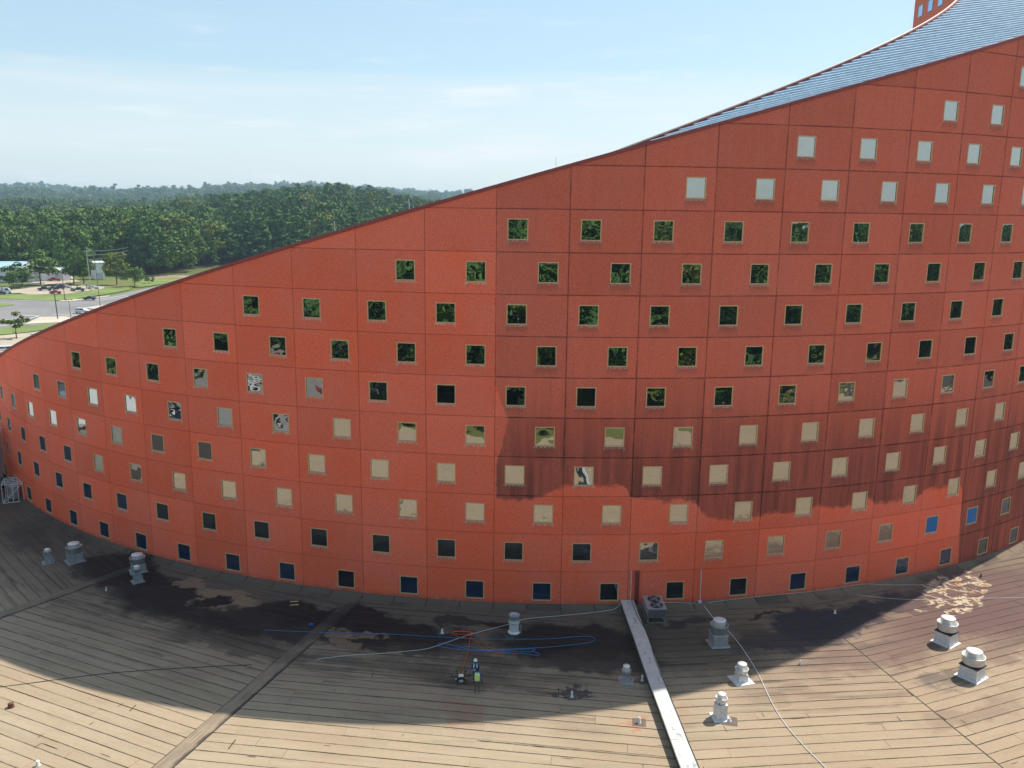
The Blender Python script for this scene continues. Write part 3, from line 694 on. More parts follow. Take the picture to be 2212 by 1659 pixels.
# roof exhaust fans
def fan(loc, h, bw, label, rz=0., kind='big', mats=None):
    curb, ringm, capm = mats or (M_GALV, M_GALV, M_CAPW)
    T = thing('exhaust_fan', label, 'roof fan', (loc[0], loc[1], .025), rz, 'spun exhaust fans on the podium roof')
    R_ = bw/2
    if kind == 'big': ch, cw, fl, rh = .44*h, bw*.80, bw*1.12, .30*h
    elif kind == 'tall': ch, cw, fl, rh = .56*h, bw*.86, bw*1.5, .20*h
    else: ch, cw, fl, rh = .36*h, bw*.72, bw*1.55, .26*h
    MB().frust((fl, fl), (fl*.99, fl*.99), 0, .035).build('flange_plate', curb, T)
    MB().frust((cw*1.10, cw*1.10), (cw, cw), .035, ch).build('curb_box', curb, T)
    MB().frust((cw*1.12, cw*1.12), (cw*1.08, cw*1.08), ch, ch+.07).build('curb_cap', M_DARKM if curb is M_WMET and kind == 'big' else curb, T)
    zr = ch+.07
    MB().lathe([(R_*.62, zr), (R_*.86, zr+.06), (R_*.97, zr+.14), (R_, zr+rh), (R_*1.04, zr+rh+.02), (R_*1.04, zr+rh+.05), (R_*.95, zr+rh+.05), (R_*.92, zr+.18), (R_*.5, zr+.10)], 28).build('wind_band', ringm, T, True)
    zc = zr+.12
    MB().lathe([(R_*.70, zc), (R_*.70, h-.10), (R_*.74, h-.07), (R_*.74, h-.04), (R_*.60, h), (R_*.0, h+.03)], 28).build('motor_cap', capm, T, True)
    j = MB().box((cw*.5+.02, -cw*.1, ch*.25), (cw*.5+.16, cw*.12, ch*.25+.2)); j.tube([(cw*.5+.09, 0, ch*.25), (cw*.5+.14, -.02, .05)], .018, 5); j.build('junction_box', ringm, T)
    if kind != 'big':
        s_ = MB()
        for a in (.4, 2.2, 4.1): s_.tube([(R_*.98*cos(a), R_*.98*sin(a), zr+.2), (cw*.55*cos(a), cw*.55*sin(a), ch*.5)], .012, 4)
        s_.build('brace', M_DARKM, T)
    return T
M_GRN = plain('oxidised_zinc', (.30, .33, .34), .6, .4, .2, 4)
GM = (M_GRN, M_GALV, M_CAPW); WM = (M_WMET, M_WMET, M_CAPW)
fan((-41.7, 72.9), 1.3, .66, 'small narrow fan farthest left, beside a wider fan', .5, 'tall', GM)
fan((-39.5, 73.3), 1.75, 1.34, 'wide fan right of the farthest left narrow fan', .75, 'big', (M_GRN, M_GALV, M_CAPW))
fan((-32.9, 71.3), 1.6, 1.30, 'wide fan at the back of the overlapping pair left of the pale dry patch', .55, 'big', (M_GRN, M_GALV, M_CAPW))
fan((-32.0, 69.1), 1.45, .66, 'narrow fan standing in front of a wide one in the overlapping pair', .7, 'tall', GM)
fan((15.7, 59.4), 2.0, 1.32, 'large shaded fan right of the coped divider with white cable behind it', .12, 'big', (M_GALV, M_GALV, M_CAPW))
fan((8.1, 54.0), 1.2, .66, 'small shaded fan just left of the coped divider', -.1, 'low', (M_GALV, M_GALV, M_CAPW))
fan((16.1, 54.3), 1.3, .90, 'fan with a wide base plate standing on the shadow edge', .25, 'low', WM)
fan((13.6, 49.8), 1.7, .76, 'tall slim sunlit fan right of the coped divider, nearest the bottom of the picture', .12, 'tall', WM)
fan((33.1, 60.1), 2.05, 1.42, 'sunlit fan in front of the chalky white bloom', .62, 'big', WM)
fan((32.5, 55.2), 2.0, 1.48, 'sunlit fan nearest the right edge, with a dark band round its curb', .62, 'big', WM)
# open topped stack with insulation
T = thing('exhaust_stack', 'shaded open topped round stack on a foil wrapped base behind the blue ropes', 'roof vent', (.4, 60.9, .02))
MB().lathe([(.50, 0), (.48, .05), (.38, .12), (.36, .66), (.30, .74)], 14).build('foil_base', M_WMET, T)
MB().lathe([(.30, .72), (.46, .80), (.46, .86), (.40, .9), (.40, 1.36), (.425, 1.38), (.425, 1.42), (.36, 1.42), (.35, .9), (0, .9)], 26).build('stack_pipe', M_GALV, T, True)
MB().box((-.35, -.03, 1.30), (.35, .03, 1.33)).box((-.03, -.35, 1.305), (.03, .35, 1.335)).build('top_grille', M_GALV, T)
MB().box((.48, -.2, 0), (.56, .16, .5)).build('side_bracket', M_GRN, T)
# plumbing vents
def pvent(loc, label, h=.42, r=.07, flash=.35, mat=None):
    T = thing('vent_pipe', label, 'vent pipe', (loc[0], loc[1], .024), rs.uniform(-.3, .3), 'small vent pipes on the podium roof')
    MB().box((-flash, -flash, 0), (flash, flash, .012)).build('flashing_plate', M_MEMB2, T)
    MB().lathe([(r*1.7, .012), (r*1.15, .12), (r, .14), (r, h), (r*.75, h), (r*.75, h-.15), (0, h-.15)], 12).build('pipe', mat or M_WMET, T, True)
M_MEMB2 = plain('tarred_flashing', (.12, .09, .075), .85, 0, .25, 4); M_RUST = plain('rusted_flashing', (.13, .055, .035), .85, 0, .3, 4)
pvent((4.24, 51.93), 'short white vent pipe in the shade inside a dark tarred square')
pvent((8.31, 49.11), 'short white vent pipe in the sun with a rusty stain around it', .38, .08, .42, M_WMET)
pvent((9.23, 54.07), 'short vent pipe squeezed between the small fan and the coped divider')
pvent((-5.09, 60.53), 'short white vent pipe beside the coiled orange hose', .34, .07, .25)
pvent((26.40, 64.68), 'small pale vent pipe alone on the purple black stain at right', .3, .07, .1)
pvent((20.93, 56.55), 'tiny vent pipe at the tip of the shadow, right side', .3, .05, .1)
pvent((42.27, 72.26), 'tiny rusty vent pipe beside the chalky white bloom', .32, .06, .15, M_RUST)
pvent((-26.99, 44.10), 'small white vent pipe in the sunlit bottom left corner', .32, .09, .1, M_CAPW)
pvent((-33.81, 67.18), 'thin white vent pipe on the black stain at left', .32, .05, .12)
pvent((14.08, 49.39), 'low drain pipe beside the tall slim sunlit fan', .2, .08, .5)
tt = MB().lathe([(.24, 0), (.20, .05), (.16, .28), (.18, .31), (.10, .33), (0, .33)], 14, (-31.90, 49.93)).build('roof_drain', M_RUST, None, True); tag(tt, 'rusty brown round drain cover in the sun at lower left', 'drain')

# condensing unit
T = thing('air_conditioner', 'grey twin fan air conditioning unit on a stand beside the downpipe', 'air conditioner', (11.55, 63.6, .02), .03)
MB().box((-.72, -1.15, .55), (.72, 1.15, 1.22)).build('housing', M_GALV, T)
MB().box((-.76, -1.19, 1.22), (.76, 1.19, 1.29)).build('top_panel', M_GALV, T)
for y in (-.55, .55):
    MB().lathe([(.46, 1.292), (.50, 1.36), (.47, 1.36), (.44, 1.30), (.0, 1.296)], 24, (.05, y)).build('fan_opening', M_DARKM, T)
    b_ = MB()
    for k in range(4):
        a = k*pi/2+.4; b_.add([(.05+.08*cos(a), y+.08*sin(a), 1.33), (.05+.42*cos(a), y+.42*sin(a), 1.32), (.05+.42*cos(a+.6), y+.42*sin(a+.6), 1.345), (.05+.08*cos(a+.6), y+.08*sin(a+.6), 1.345)], [(0, 1, 2, 3)])
    b_.lathe([(.09, 1.32), (.09, 1.37), (0, 1.38)], 10, (.05, y)); b_.build('fan_blades', M_GRN, T)
for x in (-.68, .68):
    for y in (-1.08, 1.08): MB().box((x-.03, y-.03, 0), (x+.03, y+.03, .55)).build('leg', M_GRN, T)
MB().box((-.71, -1.11, .05), (.71, -1.05, .10)).box((-.71, 1.05, .05), (.71, 1.11, .10)).box((-.71, -1.05, .05), (-.65, 1.05, .10)).box((.65, -1.05, .05), (.71, 1.05, .10)).build('base_rail', M_GRN, T)
g_ = MB(); [g_.box((-.70, -1.165, .60+k*.075), (.70, -1.152, .64+k*.075)) for k in range(8)]; g_.build('coil_louvres', M_DARKM, T)
# downpipes on the wall
def wallthing(u, z0, z1, w, d, name, label, cat, mat, off=.1):
    x, y, _ = wp(u, RW+off); T = thing(name, label, cat, (x, y, z0), th(u)); return T
x, y, _ = wp(2.13, RW+.13)
T = thing('downpipe', 'dark maroon open downpipe standing against the foot of the wall', 'downpipe', (x, y, .05), th(2.13))
MB().box((-.17, .0, 0), (.17, .06, 3.15)).build('back_plate', M_COPE, T); MB().box((-.17, -.09, 0), (-.13, .0, 3.15)).build('side_rail', M_COPE, T); MB().box((.13, -.09, 0), (.17, .0, 3.15)).build('side_rail', M_COPE, T)
for z in (.5, 1.6, 2.8): MB().box((-.125, -.05, z), (.125, -.0, z+.06)).build('strap', M_DARKM, T)
x, y, _ = wp(2.04, RW+.08)
tag(MB().tube([(x, y, .1), (x+.02, y, 1.5), (x, y, 3.15)], .035, 8).build('conduit', M_WMET), 'white conduit fixed up the wall beside the dark downpipe', 'pipe')
x, y, _ = wp(3.11, RW+.10)
T = thing('conduit', 'white conduit on the wall alone between two windows with a box at its foot', 'pipe', (x, y, 0), th(3.11))
MB().tube([(.03, 0, .3), (0, 0, 1.6), (-.01, 0, 3.1)], .04, 8).build('pipe', M_WMET, T); MB().box((-.13, -.16, .12), (.13, .06, .36)).build('junction_box', M_WMET, T)

# cables and ropes lying on the roof
M_CABW = plain('white_cable', (.72, .72, .72), .5); M_ROPEB = plain('blue_rope', (.02, .26, .62), .6); M_ORG = plain('orange_hose', (.85, .12, .03), .5); M_CABK = plain('dark_cable', (.04, .03, .03), .7)
def lay(name, pts, r, mat, label, cat, z=.045, k=6):
    P = smooth_path([(p[0], p[1], p[2] if len(p) > 2 else z) for p in pts], k)
    return tag(MB().tube(P, r, 6).build(name, mat, None, True), label, cat)
lay('cable', [(15.96, 65.82), (16.31, 63.50), (16.62, 62.20), (16.98, 61.17), (17.26, 59.52), (17.45, 57.23), (17.52, 55.09), (17.44, 52.75), (17.41, 51.06), (17.52, 49.31), (17.76, 47.82), (18.12, 46.27), (18.47, 45.06), (18.87, 43.05)],   .026, M_CABW, 'thick white cable snaking from the wall conduit down past the fans to the bottom edge', 'cable', .06)
lay('cable', [(9.10, 65.0, .70), (8.9, 64.9, .35), (8.49, 64.70)+(.14,), (7.90, 64.48)+(.12,), (6.49, 64.09)+(.10,), (4.19, 63.54)+(.10,), (1.92, 63.11)+(.08,), (0.97, 62.82), (-0.14, 61.99), (-2.82, 60.43), (-5.35, 58.52), (-6.34, 57.97), (-8.85, 57.39), (-11.36, 57.02), (-13.68, 56.43)], .015, M_CABW, 'thin white cable running left from the coped divider across the wet roof', 'cable')
lay('cable', [wp(3.11, RW+.2, .1), wp(2.9, RW+.25, .3), wp(2.7, RW+.15, .34), wp(2.3, RW+.15, .34)], .012, M_CABW, 'thin white wire looped along the foot of the wall left of the conduit', 'cable')
lay('cable', [wp(3.13, RW+.2, .1), wp(3.4, RW+.25, .30), wp(4.0, RW+.12, .36), wp(5.0, RW+.15, .34), wp(5.9, RW+.12, .33), wp(6.3, RW+.5, .12), wp(6.9, RW+1.6, .05)], .012, M_CABW, 'thin white wire following the foot of the wall to the right of the conduit', 'cable')
lay('cable', [(9.95, 65.3, .70), (10.1, 62, .70), (10.42, 59.4, .70), (10.38, 56, .70), (10.55, 52, .70), (10.72, 48.5, .70), (10.82, 46, .70), (10.98, 43, .70), (11.15, 38, .70)], .022, M_CABK, 'dark wire lying along the right edge of the metal coping', 'cable')
lay('rope', [(-18.73, 60.62), (-14.13, 60.36), (-9.81, 60.29), (-5.69, 59.91), (-2.25, 59.67), (0.94, 59.69), (3.53, 59.86), (4.54, 60.11), (5.95, 60.28), (6.48, 59.94), (6.08, 59.34), (3.93, 58.75), (1.82, 58.38), (-0.11, 58.15), (-2.91, 57.95), (-4.49, 58.22), (-5.25, 58.63), (-4.97, 58.99), (-3.89, 58.55), (-2.71, 58.00), (-1.15, 58.02), (1.66, 58.23), (1.87, 58.03), (1.45, 57.79), (-0.11, 57.92), (-2.18, 57.91), (-3.54, 58.02), (-3.56, 58.31), (-2.73, 58.46), (-1.14, 57.69), (0.93, 57.53), (2.06, 57.30), (2.22, 57.56), (1.76, 57.86)],  .015, M_ROPEB, 'long bright blue rope laid in loops across the wet roof behind the workers', 'rope', .05)
lay('hose', [(-4.34, 60.55), (-4.14, 60.75), (-3.38, 60.82), (-2.72, 60.54), (-3.36, 60.35), (-4.22, 60.37), (-4.36, 60.55), (-3.92, 60.74), (-2.83, 60.59), (-2.90, 59.87), (-2.93, 59.22), (-2.96, 57.95), (-3.09, 56.53), (-3.21, 55.55), (-3.13, 54.60), (-3.17, 53.96)],  .018, M_ORG, 'orange hose coiled behind and running straight to the drone', 'hose', .06)
lay('hose', [(-4.10, 60.24), (-3.76, 59.85), (-2.89, 59.61), (-2.34, 59.13), (-2.21, 58.60), (-1.88, 58.08), (-1.14, 57.69), (-0.62, 57.29), (-0.52, 57.60), (-1.36, 58.30), (-1.64, 58.82), (-1.98, 59.35), (-2.00, 60.01), (-1.79, 60.19)],   .019, plain('dull_orange_hose', (.55, .10, .04), .6), 'dull orange hose looped over the blue rope right of the coil', 'hose', .07)
lay('cable', [(-35.63, 51.88), (-33.98, 52.26), (-31.13, 53.12), (-28.19, 54.01), (-25.49, 54.54), (-21.76, 55.10), (-18.11, 55.52)], .022, M_CABK, 'dark straight cable crossing the shadow edge at lower left', 'cable')
lay('cable', [(29.52, 68.20), (32.10, 67.53), (35.58, 67.41), (39.29, 67.73), (43.71, 68.09), (46.84, 68.44)], .012, M_CABW, 'thin pale wire crossing the chalky white bloom at right', 'cable')
# bits lying about
M_WOOD = plain('raw_timber', (.55, .36, .18), .7)
for i, (a, b_) in enumerate((((165, 487), (222, 485)), ((163, 513), (226, 507)), ((180, 500), (215, 497)))):
    pass
P1_, P2_ = (-17.97, 65.49), (-17.33, 65.56); P3_, P4_ = (-17.80, 64.83), (-17.14, 65.00)
for (p, q), lb in (((P1_, P2_), 'upper of two loose timber battens lying near the wall at left'), ((P3_, P4_), 'lower of two loose timber battens lying near the wall at left')):
    dx, dy = q[0]-p[0], q[1]-p[1]; L_ = math.hypot(dx, dy); a = atan2(dy, dx); m_ = MB((0, 0, 0)).box((0, -.05, 0), (L_, .05, .05)); o = m_.build('timber_batten', M_WOOD); o.location = (p[0], p[1], .04); o.rotation_euler = (0, 0, a); tag(o, lb, 'timber', 'loose timber battens')
for (p, lb, s_) in (((-9.41, 54.46), 'upright narrow black strip on the shaded roof left of the workers', (.06, .55)), ((3.39, 52.63), 'upright narrow black strip left of the vent pipe in the shade', (.07, .75)), ((-24.11, 50.01), 'short dark open crack at the end of a sheet in the left sunlit area', (.06, .7)), ((-16.55, 46.32), 'dark open crack right of the second expansion joint at bottom left', (.07, .9))):
    o = MB().box((-s_[0]/2, -s_[1]/2, 0), (s_[0]/2, s_[1]/2, .012)).build('tar_patch', M_BIT); o.location = (p[0], p[1], .036); o.rotation_euler = (0, 0, 0 if 'upright' in lb else -.15); tag(o, lb, 'tar patch')
o = MB().box((-.18, -.1, 0), (.18, .1, .07)).box((-.1, -.06, .07), (.14, .05, .11)).build('tool_box', plain('blue_plastic', (.02, .13, .5), .4)); P = (-15.33, 61.58); o.location = (P[0], P[1], .04); tag(o, 'small bright blue box lying alone left of the second expansion joint', 'box')

# left block, cage
def concrete(name, c): return plain(name, c, .85, 0, .1, 1.2)
LB = thing('side_block', 'pale concrete block of the building at the far left edge behind the cage', 'building', (-62, 92, 0))
LBO = (-62, 92, 0)
M_LBW = concrete('pale_concrete', (.40, .40, .37))
q = [(-58.0, 94.4), (-63.5, 68.0), (-84, 72), (-78.5, 98.5)]
MB(LBO).add([(x, y, 0) for x, y in q]+[(x, y, 6.6) for x, y in q], [(0, 3, 7, 4), (3, 2, 6, 7), (2, 1, 5, 6), (1, 0, 4, 5)]).build('wall', M_LBW, LB)
q2 = [(x*1.0+(.25 if i in (0, 1) else -.25), y, 0) for i, (x, y) in enumerate(q)]
MB(LBO).add([(x, y, 6.6) for x, y, _ in q2]+[(x, y, 6.95) for x, y, _ in q2], [(0, 3, 7, 4), (3, 2, 6, 7), (2, 1, 5, 6), (1, 0, 4, 5), (4, 5, 6, 7)][:4]+[(4, 7, 6, 5), (0, 1, 2, 3)]).build('roof_edge', M_WMET, LB)
T = thing('steel_cage', 'white steel cage frame holding ducting, by the wall at the far left', 'cage', (-54.4, 89.9, .03), .42)
w_, d_, h_ = 2.0, 2.6, 2.1; bars = []
def bar(a, b_): MB().tube([a, b_], .045, 5).build('bar', M_WMET, T)
for x in (-w_/2, w_/2):
    for y in (-d_/2, d_/2): bar((x, y, 0), (x, y, h_))
for z in (.04, h_):
    for x in (-w_/2, w_/2): bar((x, -d_/2, z), (x, d_/2, z))
    for y in (-d_/2, d_/2): bar((-w_/2, y, z), (w_/2, y, z))
for k in (1, 2, 3): bar((-w_/2, -d_/2+d_*k/4, h_), (w_/2, -d_/2+d_*k/4, h_)); bar((-w_/2+w_*k/4, -d_/2, h_*.0), (-w_/2+w_*k/4, -d_/2, h_))
bar((-w_/2, -d_/2, 0), (w_/2, -d_/2, h_)); bar((w_/2, -d_/2, h_), (w_/2, d_/2, 0)); bar((w_/2, 0, 0), (w_/2, 0, h_))
MB().lathe([(.55, .1), (.6, .2), (.6, 1.5), (.5, 1.7), (.2, 1.75), (0, 1.75)], 14).build('duct_drum', M_GALV, T)
T = thing('cable_drum', 'tangled grey ductwork heap behind the cage at the far left', 'ductwork', (-57.0, 92.8, .03))
for k in range(5):
    a = k*1.3; MB().tube([(cos(a)*.7, sin(a)*.6, .2), (cos(a)*.3, sin(a)*.5, 1.2+.2*k), (cos(a+2)*.7, sin(a+2)*.4, .9)], .13, 7).build('duct', M_GALV if k % 2 else M_DARKM, T, True)

# ------------------------------------------------------------------ people
def skin_body(name, joints, edges, radii, matfn, mats, parent):
    me = bpy.data.meshes.new('tmp'); me.from_pydata(joints, edges, []); o = bpy.data.objects.new('tmp', me); COL.objects.link(o)
    md = o.modifiers.new('s', 'SKIN'); me.skin_vertices[0].data[0].use_root = True
    for i, r in enumerate(radii): me.skin_vertices[0].data[i].radius = r if isinstance(r, tuple) else (r, r)
    s2_ = o.modifiers.new('d', 'SUBSURF'); s2_.levels = 2; s2_.render_levels = 2
    dg = bpy.context.evaluated_depsgraph_get(); dg.update(); ev = o.evaluated_get(dg); m2 = bpy.data.meshes.new_from_object(ev); bpy.data.objects.remove(o)
    for m in list(m2.materials): m2.materials.clear()
    for m in mats: m2.materials.append(m)
    for p in m2.polygons: p.material_index = matfn(p.center); p.use_smooth = True
    m2.name = name; return link(name, m2, parent)
M_SKIN = plain('skin', (.42, .22, .15), .6); M_HAIR = plain('black_hair', (.01, .008, .008), .6)
M_BLUE = plain('royal_blue_shirt', (.015, .07, .30), .8); M_NAVY = plain('navy_cloth', (.012, .03, .12), .85); M_GREYT = plain('grey_brown_trousers', (.13, .11, .095), .85)
M_NEON = plain('neon_yellow_vest', (.62, .90, .03), .7); M_SILV = plain('reflective_silver', (.70, .74, .70), .35, .1); M_PALE = plain('reflective_lime', (.62, .78, .42), .5)
def person(loc, rz, label, shirt, trousers, vest, straps, hat, arm='hold', lean=.06):
    T = thing('person', label, 'person', (loc[0], loc[1], .03), rz)
    # faces -y; 1.75 m
    y = lean
    J = [(0, 0, .95), (0, -.01, 1.12), (0, -y*.4, 1.30), (0, -y*.7, 1.43), (0, -y*.8, 1.50), (0, -y, 1.58), (0, -y-.01, 1.68),      # 0-6 pelvis..head
         (-.10, 0, .90), (-.12, -.03, .50), (-.13, .02, .10), (-.135, -.13, .04), (.10, 0, .90), (.12, .02, .50), (.13, .05, .10), (.135, -.10, .04)]
    E_ = [(0, 1), (1, 2), (2, 3), (3, 4), (4, 5), (5, 6), (0, 7), (7, 8), (8, 9), (9, 10), (0, 11), (11, 12), (12, 13), (13, 14)]
    Rr = [(.15, .12), (.15, .11), (.17, .115), (.13, .09), (.055, .055), (.085, .095), (.07, .08), (.10, .10), .068, .045, (.045, .035), (.10, .10), .068, .045, (.045, .035)]
    ha = []
    for s in (-1, 1):
        b0 = len(J)
        if arm == 'hold': P_ = [(s*.17, -y*.6, 1.41), (s*.25, .02, 1.16), (s*.17, -.22, 1.05), (s*.12, -.28, 1.06)]
        else: P_ = [(s*.17, -y*.6, 1.41), (s*.26, .03, 1.14), (s*.28, -.03, .88), (s*.28, -.06, .80)]
        J += P_; E_ += [(3, b0), (b0, b0+1), (b0+1, b0+2), (b0+2, b0+3)]; Rr += [.062, .045, .034, (.035, .02)]; ha.append((Vector(P_[2]), Vector(P_[3])))
        for k in range(4):      # fingers
            d = (Vector(P_[3])-Vector(P_[2])).normalized(); sd_ = Vector((1, 0, 0)) if arm == 'hold' else Vector((0, 1, 0))
            p0 = Vector(P_[3])+sd_*(k-1.5)*.018+d*.02; p1 = p0+d*(.045-.004*abs(k-1.5)); p2 = p1+d*.02+Vector((0, 0, -.02))
            n0 = len(J); J += [tuple(p0), tuple(p1), tuple(p2)]; E_ += [(b0+3, n0), (n0, n0+1), (n0+1, n0+2)]; Rr += [.009, .009, .008]
        n0 = len(J); p0 = Vector(P_[2])+(Vector(P_[3])-Vector(P_[2]))*.6+Vector((-s*.03, 0, 0) if arm == 'hold' else (0, -.03, 0)); J += [tuple(p0), tuple(p0+(Vector(P_[3])-Vector(P_[2]))*.7)]; E_ += [(b0+3, n0), (n0, n0+1)]; Rr += [.012, .01]
    def mf(c):
        if c.z > 1.505: return 0
        if c.z < .09: return 3
        if c.z < .93 and abs(c.x) < .23 and c.y > -.2: return 2
        for a, b_ in ha:
            if (Vector(c)-b_).length < .11: return 0
        return 1
    skin_body('body', J, E_, Rr, mf, [M_SKIN, shirt, trousers, M_BLK], T)
    # nose, ears, eyes on the face side
    f_m = MB().add([(0, -y-.115, 1.615), (-.014, -y-.09, 1.60), (.014, -y-.09, 1.60), (0, -y-.092, 1.645)], [(0, 1, 2), (0, 3, 1), (0, 2, 3)])
    for s in (-1, 1): f_m.lathe([(.0, 1.60), (.014, 1.61), (.016, 1.635), (0, 1.65)], 6, (s*.088, -y))
    f_m.build('face', M_SKIN, T)
    if hat:
        hm = MB().lathe([(.135, 1.665), (.145, 1.665), (.128, 1.69), (.122, 1.73), (.10, 1.79), (.06, 1.825), (0, 1.835)], 20, (0, -y)); hm.add([(-.10, -y-.08, 1.672), (.10, -y-.08, 1.672), (.06, -y-.20, 1.66), (-.06, -y-.20, 1.66)], [(0, 1, 2, 3)]); hm.tube([(0, -y-.11, 1.74), (0, -y-.02, 1.845), (0, -y+.09, 1.79)], .014, 5); hm.build('hard_hat', M_WMETB, T, True)
    MB().lathe([(.088, 1.56), (.100, 1.62), (.102, 1.68), (.088, 1.745), (.05, 1.785), (0, 1.795)], 18, (0, -y+.018)).build('hair', M_HAIR, T, True)
    # vest as a shell round the chest
    rings = [(.93, .185, .150), (1.10, .178, .145), (1.25, .195, .148), (1.36, .205, .140), (1.44, .17, .115), (1.475, .10, .09)]
    n = 24; vm = MB(); v = []
    for z, a, b_ in rings:
        for k in range(n):
            t_a = 2*pi*k/n; off = -y*max(0, (z-1.1)/.35)*.7
            v.append((a*cos(t_a), b_*sin(t_a)+off, z))
    vm.add(v, [(i*n+k, i*n+(k+1) % n, (i+1)*n+(k+1) % n, (i+1)*n+k) for i in range(len(rings)-1) for k in range(n)])
    vm.build('vest', vest, T, True)
    # reflective bands
    def ringband(z0, z1, e=.006):
        m_ = MB(); v = []
        for z in (z0, z1):
            a = .182+(z-1.1)*.10; b_ = .148
            for k in range(n): v.append(((a+e)*cos(2*pi*k/n), (b_+e)*sin(2*pi*k/n)-y*max(0, (z-1.1)/.35)*.7, z))
        m_.add(v, [(k, (k+1) % n, n+(k+1) % n, n+k) for k in range(n)]); m_.build('reflective_band', M_SILV, T)
    ringband(1.07, 1.12)
    for s in (-1, 1):
        m_ = MB(); pts_ = [(s*.105, .137, .97), (s*.105, .135, 1.10), (s*.11, .142, 1.25), (s*.11, .125-y*.5, 1.38), (s*.10, .085-y*.7, 1.46), (s*.09, 0-y*.8, 1.50)]
        if straps is M_PALE: pts_ = pts_[2:]
        v = []
        for q_ in pts_: v += [(q_[0]-.028, q_[1]+.016, q_[2]), (q_[0]+.028, q_[1]+.016, q_[2])]
        m_.add(v, [(2*i, 2*i+1, 2*i+3, 2*i+2) for i in range(len(pts_)-1)]); m_.build('reflective_strap', straps, T)
    return T
M_WMETB = plain('white_hard_hat', (.80, .80, .78), .35)
person((-2.24, 53.42), pi+.05, 'worker in white hard hat and blue vest with pale straps, seen from behind', M_NAVY, M_NAVY, M_BLUE, M_PALE, True, 'hold', .05)
person((-2.07, 52.30), pi-.05, 'worker in neon yellow vest, bare black hair and grey trousers, nearest the camera', M_BLUE, M_GREYT, M_NEON, M_SILV, False, 'side', .04)
o = MB().box((-.05, -.11, -.02), (.05, .11, .03)).tube([(.0, -.05, .03), (.02, -.09, .16)], .01, 5).tube([(0, .05, .03), (.02, .09, .16)], .01, 5)
o = o.build('remote_control', M_BLK); o.location = (-1.77, 52.37, .78); o.rotation_euler = (1.3, 0, .2); tag(o, 'black remote controller held at the right hand of the yellow vested worker', 'controller')

# ------------------------------------------------------------------ cleaning drone
T = thing('drone', 'black six armed cleaning drone with white body standing left of the workers', 'drone', (-3.22, 53.55, .03), .1)
MB().frust((.40, .46), (.36, .42), .34, .50).build('body', M_DARKM, T)
MB().frust((.36, .30), (.28, .22), .50, .58).build('top_cover', M_WMETB, T)
MB().box((-.13, -.20, .14), (.13, .14, .34)).build('spray_tank', M_WMET, T)
for k in range(6):
    a = pi/6+k*pi/3+pi/6; c_, s_ = cos(a), sin(a)
    ar_ = MB().tube([(.16*c_, .16*s_, .46), (.62*c_, .62*s_, .48)], [.028, .020], 6).build('arm', M_BLK, T)
    MB().lathe([(.045, .46), (.05, .47), (.05, .55), (.03, .57), (0, .57)], 10, (.62*c_, .62*s_)).build('motor', M_DARKM, ar_)
    for q_ in (0, 1):
        b2 = a*1.7+q_*pi+.4; d = Vector((cos(b2), sin(b2))); n_ = Vector((-d.y, d.x)); p = Vector((.62*c_, .62*s_))
        v = [p+n_*.012, p-n_*.012, p+d*.24-n_*.018, p+d*.26+n_*.004]
        MB().add([(w_.x, w_.y, .585) for w_ in v]+[(w_.x, w_.y, .592) for w_ in v], [(0, 1, 2, 3), (7, 6, 5, 4), (0, 4, 5, 1), (1, 5, 6, 2), (2, 6, 7, 3), (3, 7, 4, 0)]).build('rotor_blade', M_BLK, ar_)
for x in (-1, 1):
    for y in (-1, 1): MB().tube([(x*.14, y*.14, .36), (x*.30, y*.24, .03)], .018, 5).build('leg', M_BLK, T)
    MB().tube([(x*.30, -.34, .03), (x*.30, .34, .03)], .018, 5).build('skid', M_BLK, T)
    MB().lathe([(.035, .28), (.045, .30), (.045, .36), (0, .38)], 8, (x*.34, -.12)).build('lamp', M_WMETB, T)
MB().tube([(0, .25, .40), (0, .9, .42)], .014, 5).build('spray_lance', M_DARKM, T)

# ------------------------------------------------------------------ ground beyond the podium
GZ = -4.0
def hill(x, y):
    r = math.hypot(x, y); a = math.degrees(atan2(x, y)); z = GZ
    if r < 430: return z-.25
    n = noise.noise((x*.0016, y*.0016, 0))
    if y > 0:
        z += 24*math.exp(-((a+11.0)/6.5)**2)*min(1, max(0, (r-520)/420))**1.3
        z += 9*math.exp(-((a+17)/6)**2)*min(1, max(0, (r-480)/380))
        z += min(1, max(0, (r-2200)/1600))*(40+34*n+10*noise.noise((x*.006, y*.006, 3)))
    z += min(1, (r-430)/600)*n*6
    z += min(1, max(0, (r-900)/900))*6*noise.noise((x*.004, y*.004, 1.5))
    return z-.25*(1-min(1, (r-430)/100))
def ground_mat():
    t = MT('grassland'); P = t.pos()
    c = t.mix(t.rng(t.noise(P, .03, 5), .35, .65), (.115, .150, .042), (.16, .165, .062))
    c = t.mix(t.rng(t.noise(P, .4, 5, .7), .45, .75, 0, .5), c, (.08, .12, .03))
    d = t.n('ShaderNodeVectorMath', operation='LENGTH'); t.put(d.inputs[0], P)
    c = t.mix(t.rng(d.outputs['Value'], 470, 620), c, (.03, .045, .02)); t.col(c); t.set(Roughness=.95); t.b.inputs['Specular IOR Level'].default_value = .1; return t.m
m = MB(); rad = [0, 60, 120, 200, 300, 400, 450, 500, 560, 620, 700, 780, 860, 950, 1050, 1200, 1400, 1700, 2000, 2300, 2600, 2900, 3200, 3600, 4000, 4400, 5000, 6000, 8000, 12000]
na = 144; v = [(0, 0, hill(0, 0))]
for r in rad[1:]:
    for k in range(na): x, y = r*sin(2*pi*k/na), r*cos(2*pi*k/na); v.append((x, y, hill(x, y)))
f = [(0, 1+(k+1) % na, 1+k) for k in range(na)]
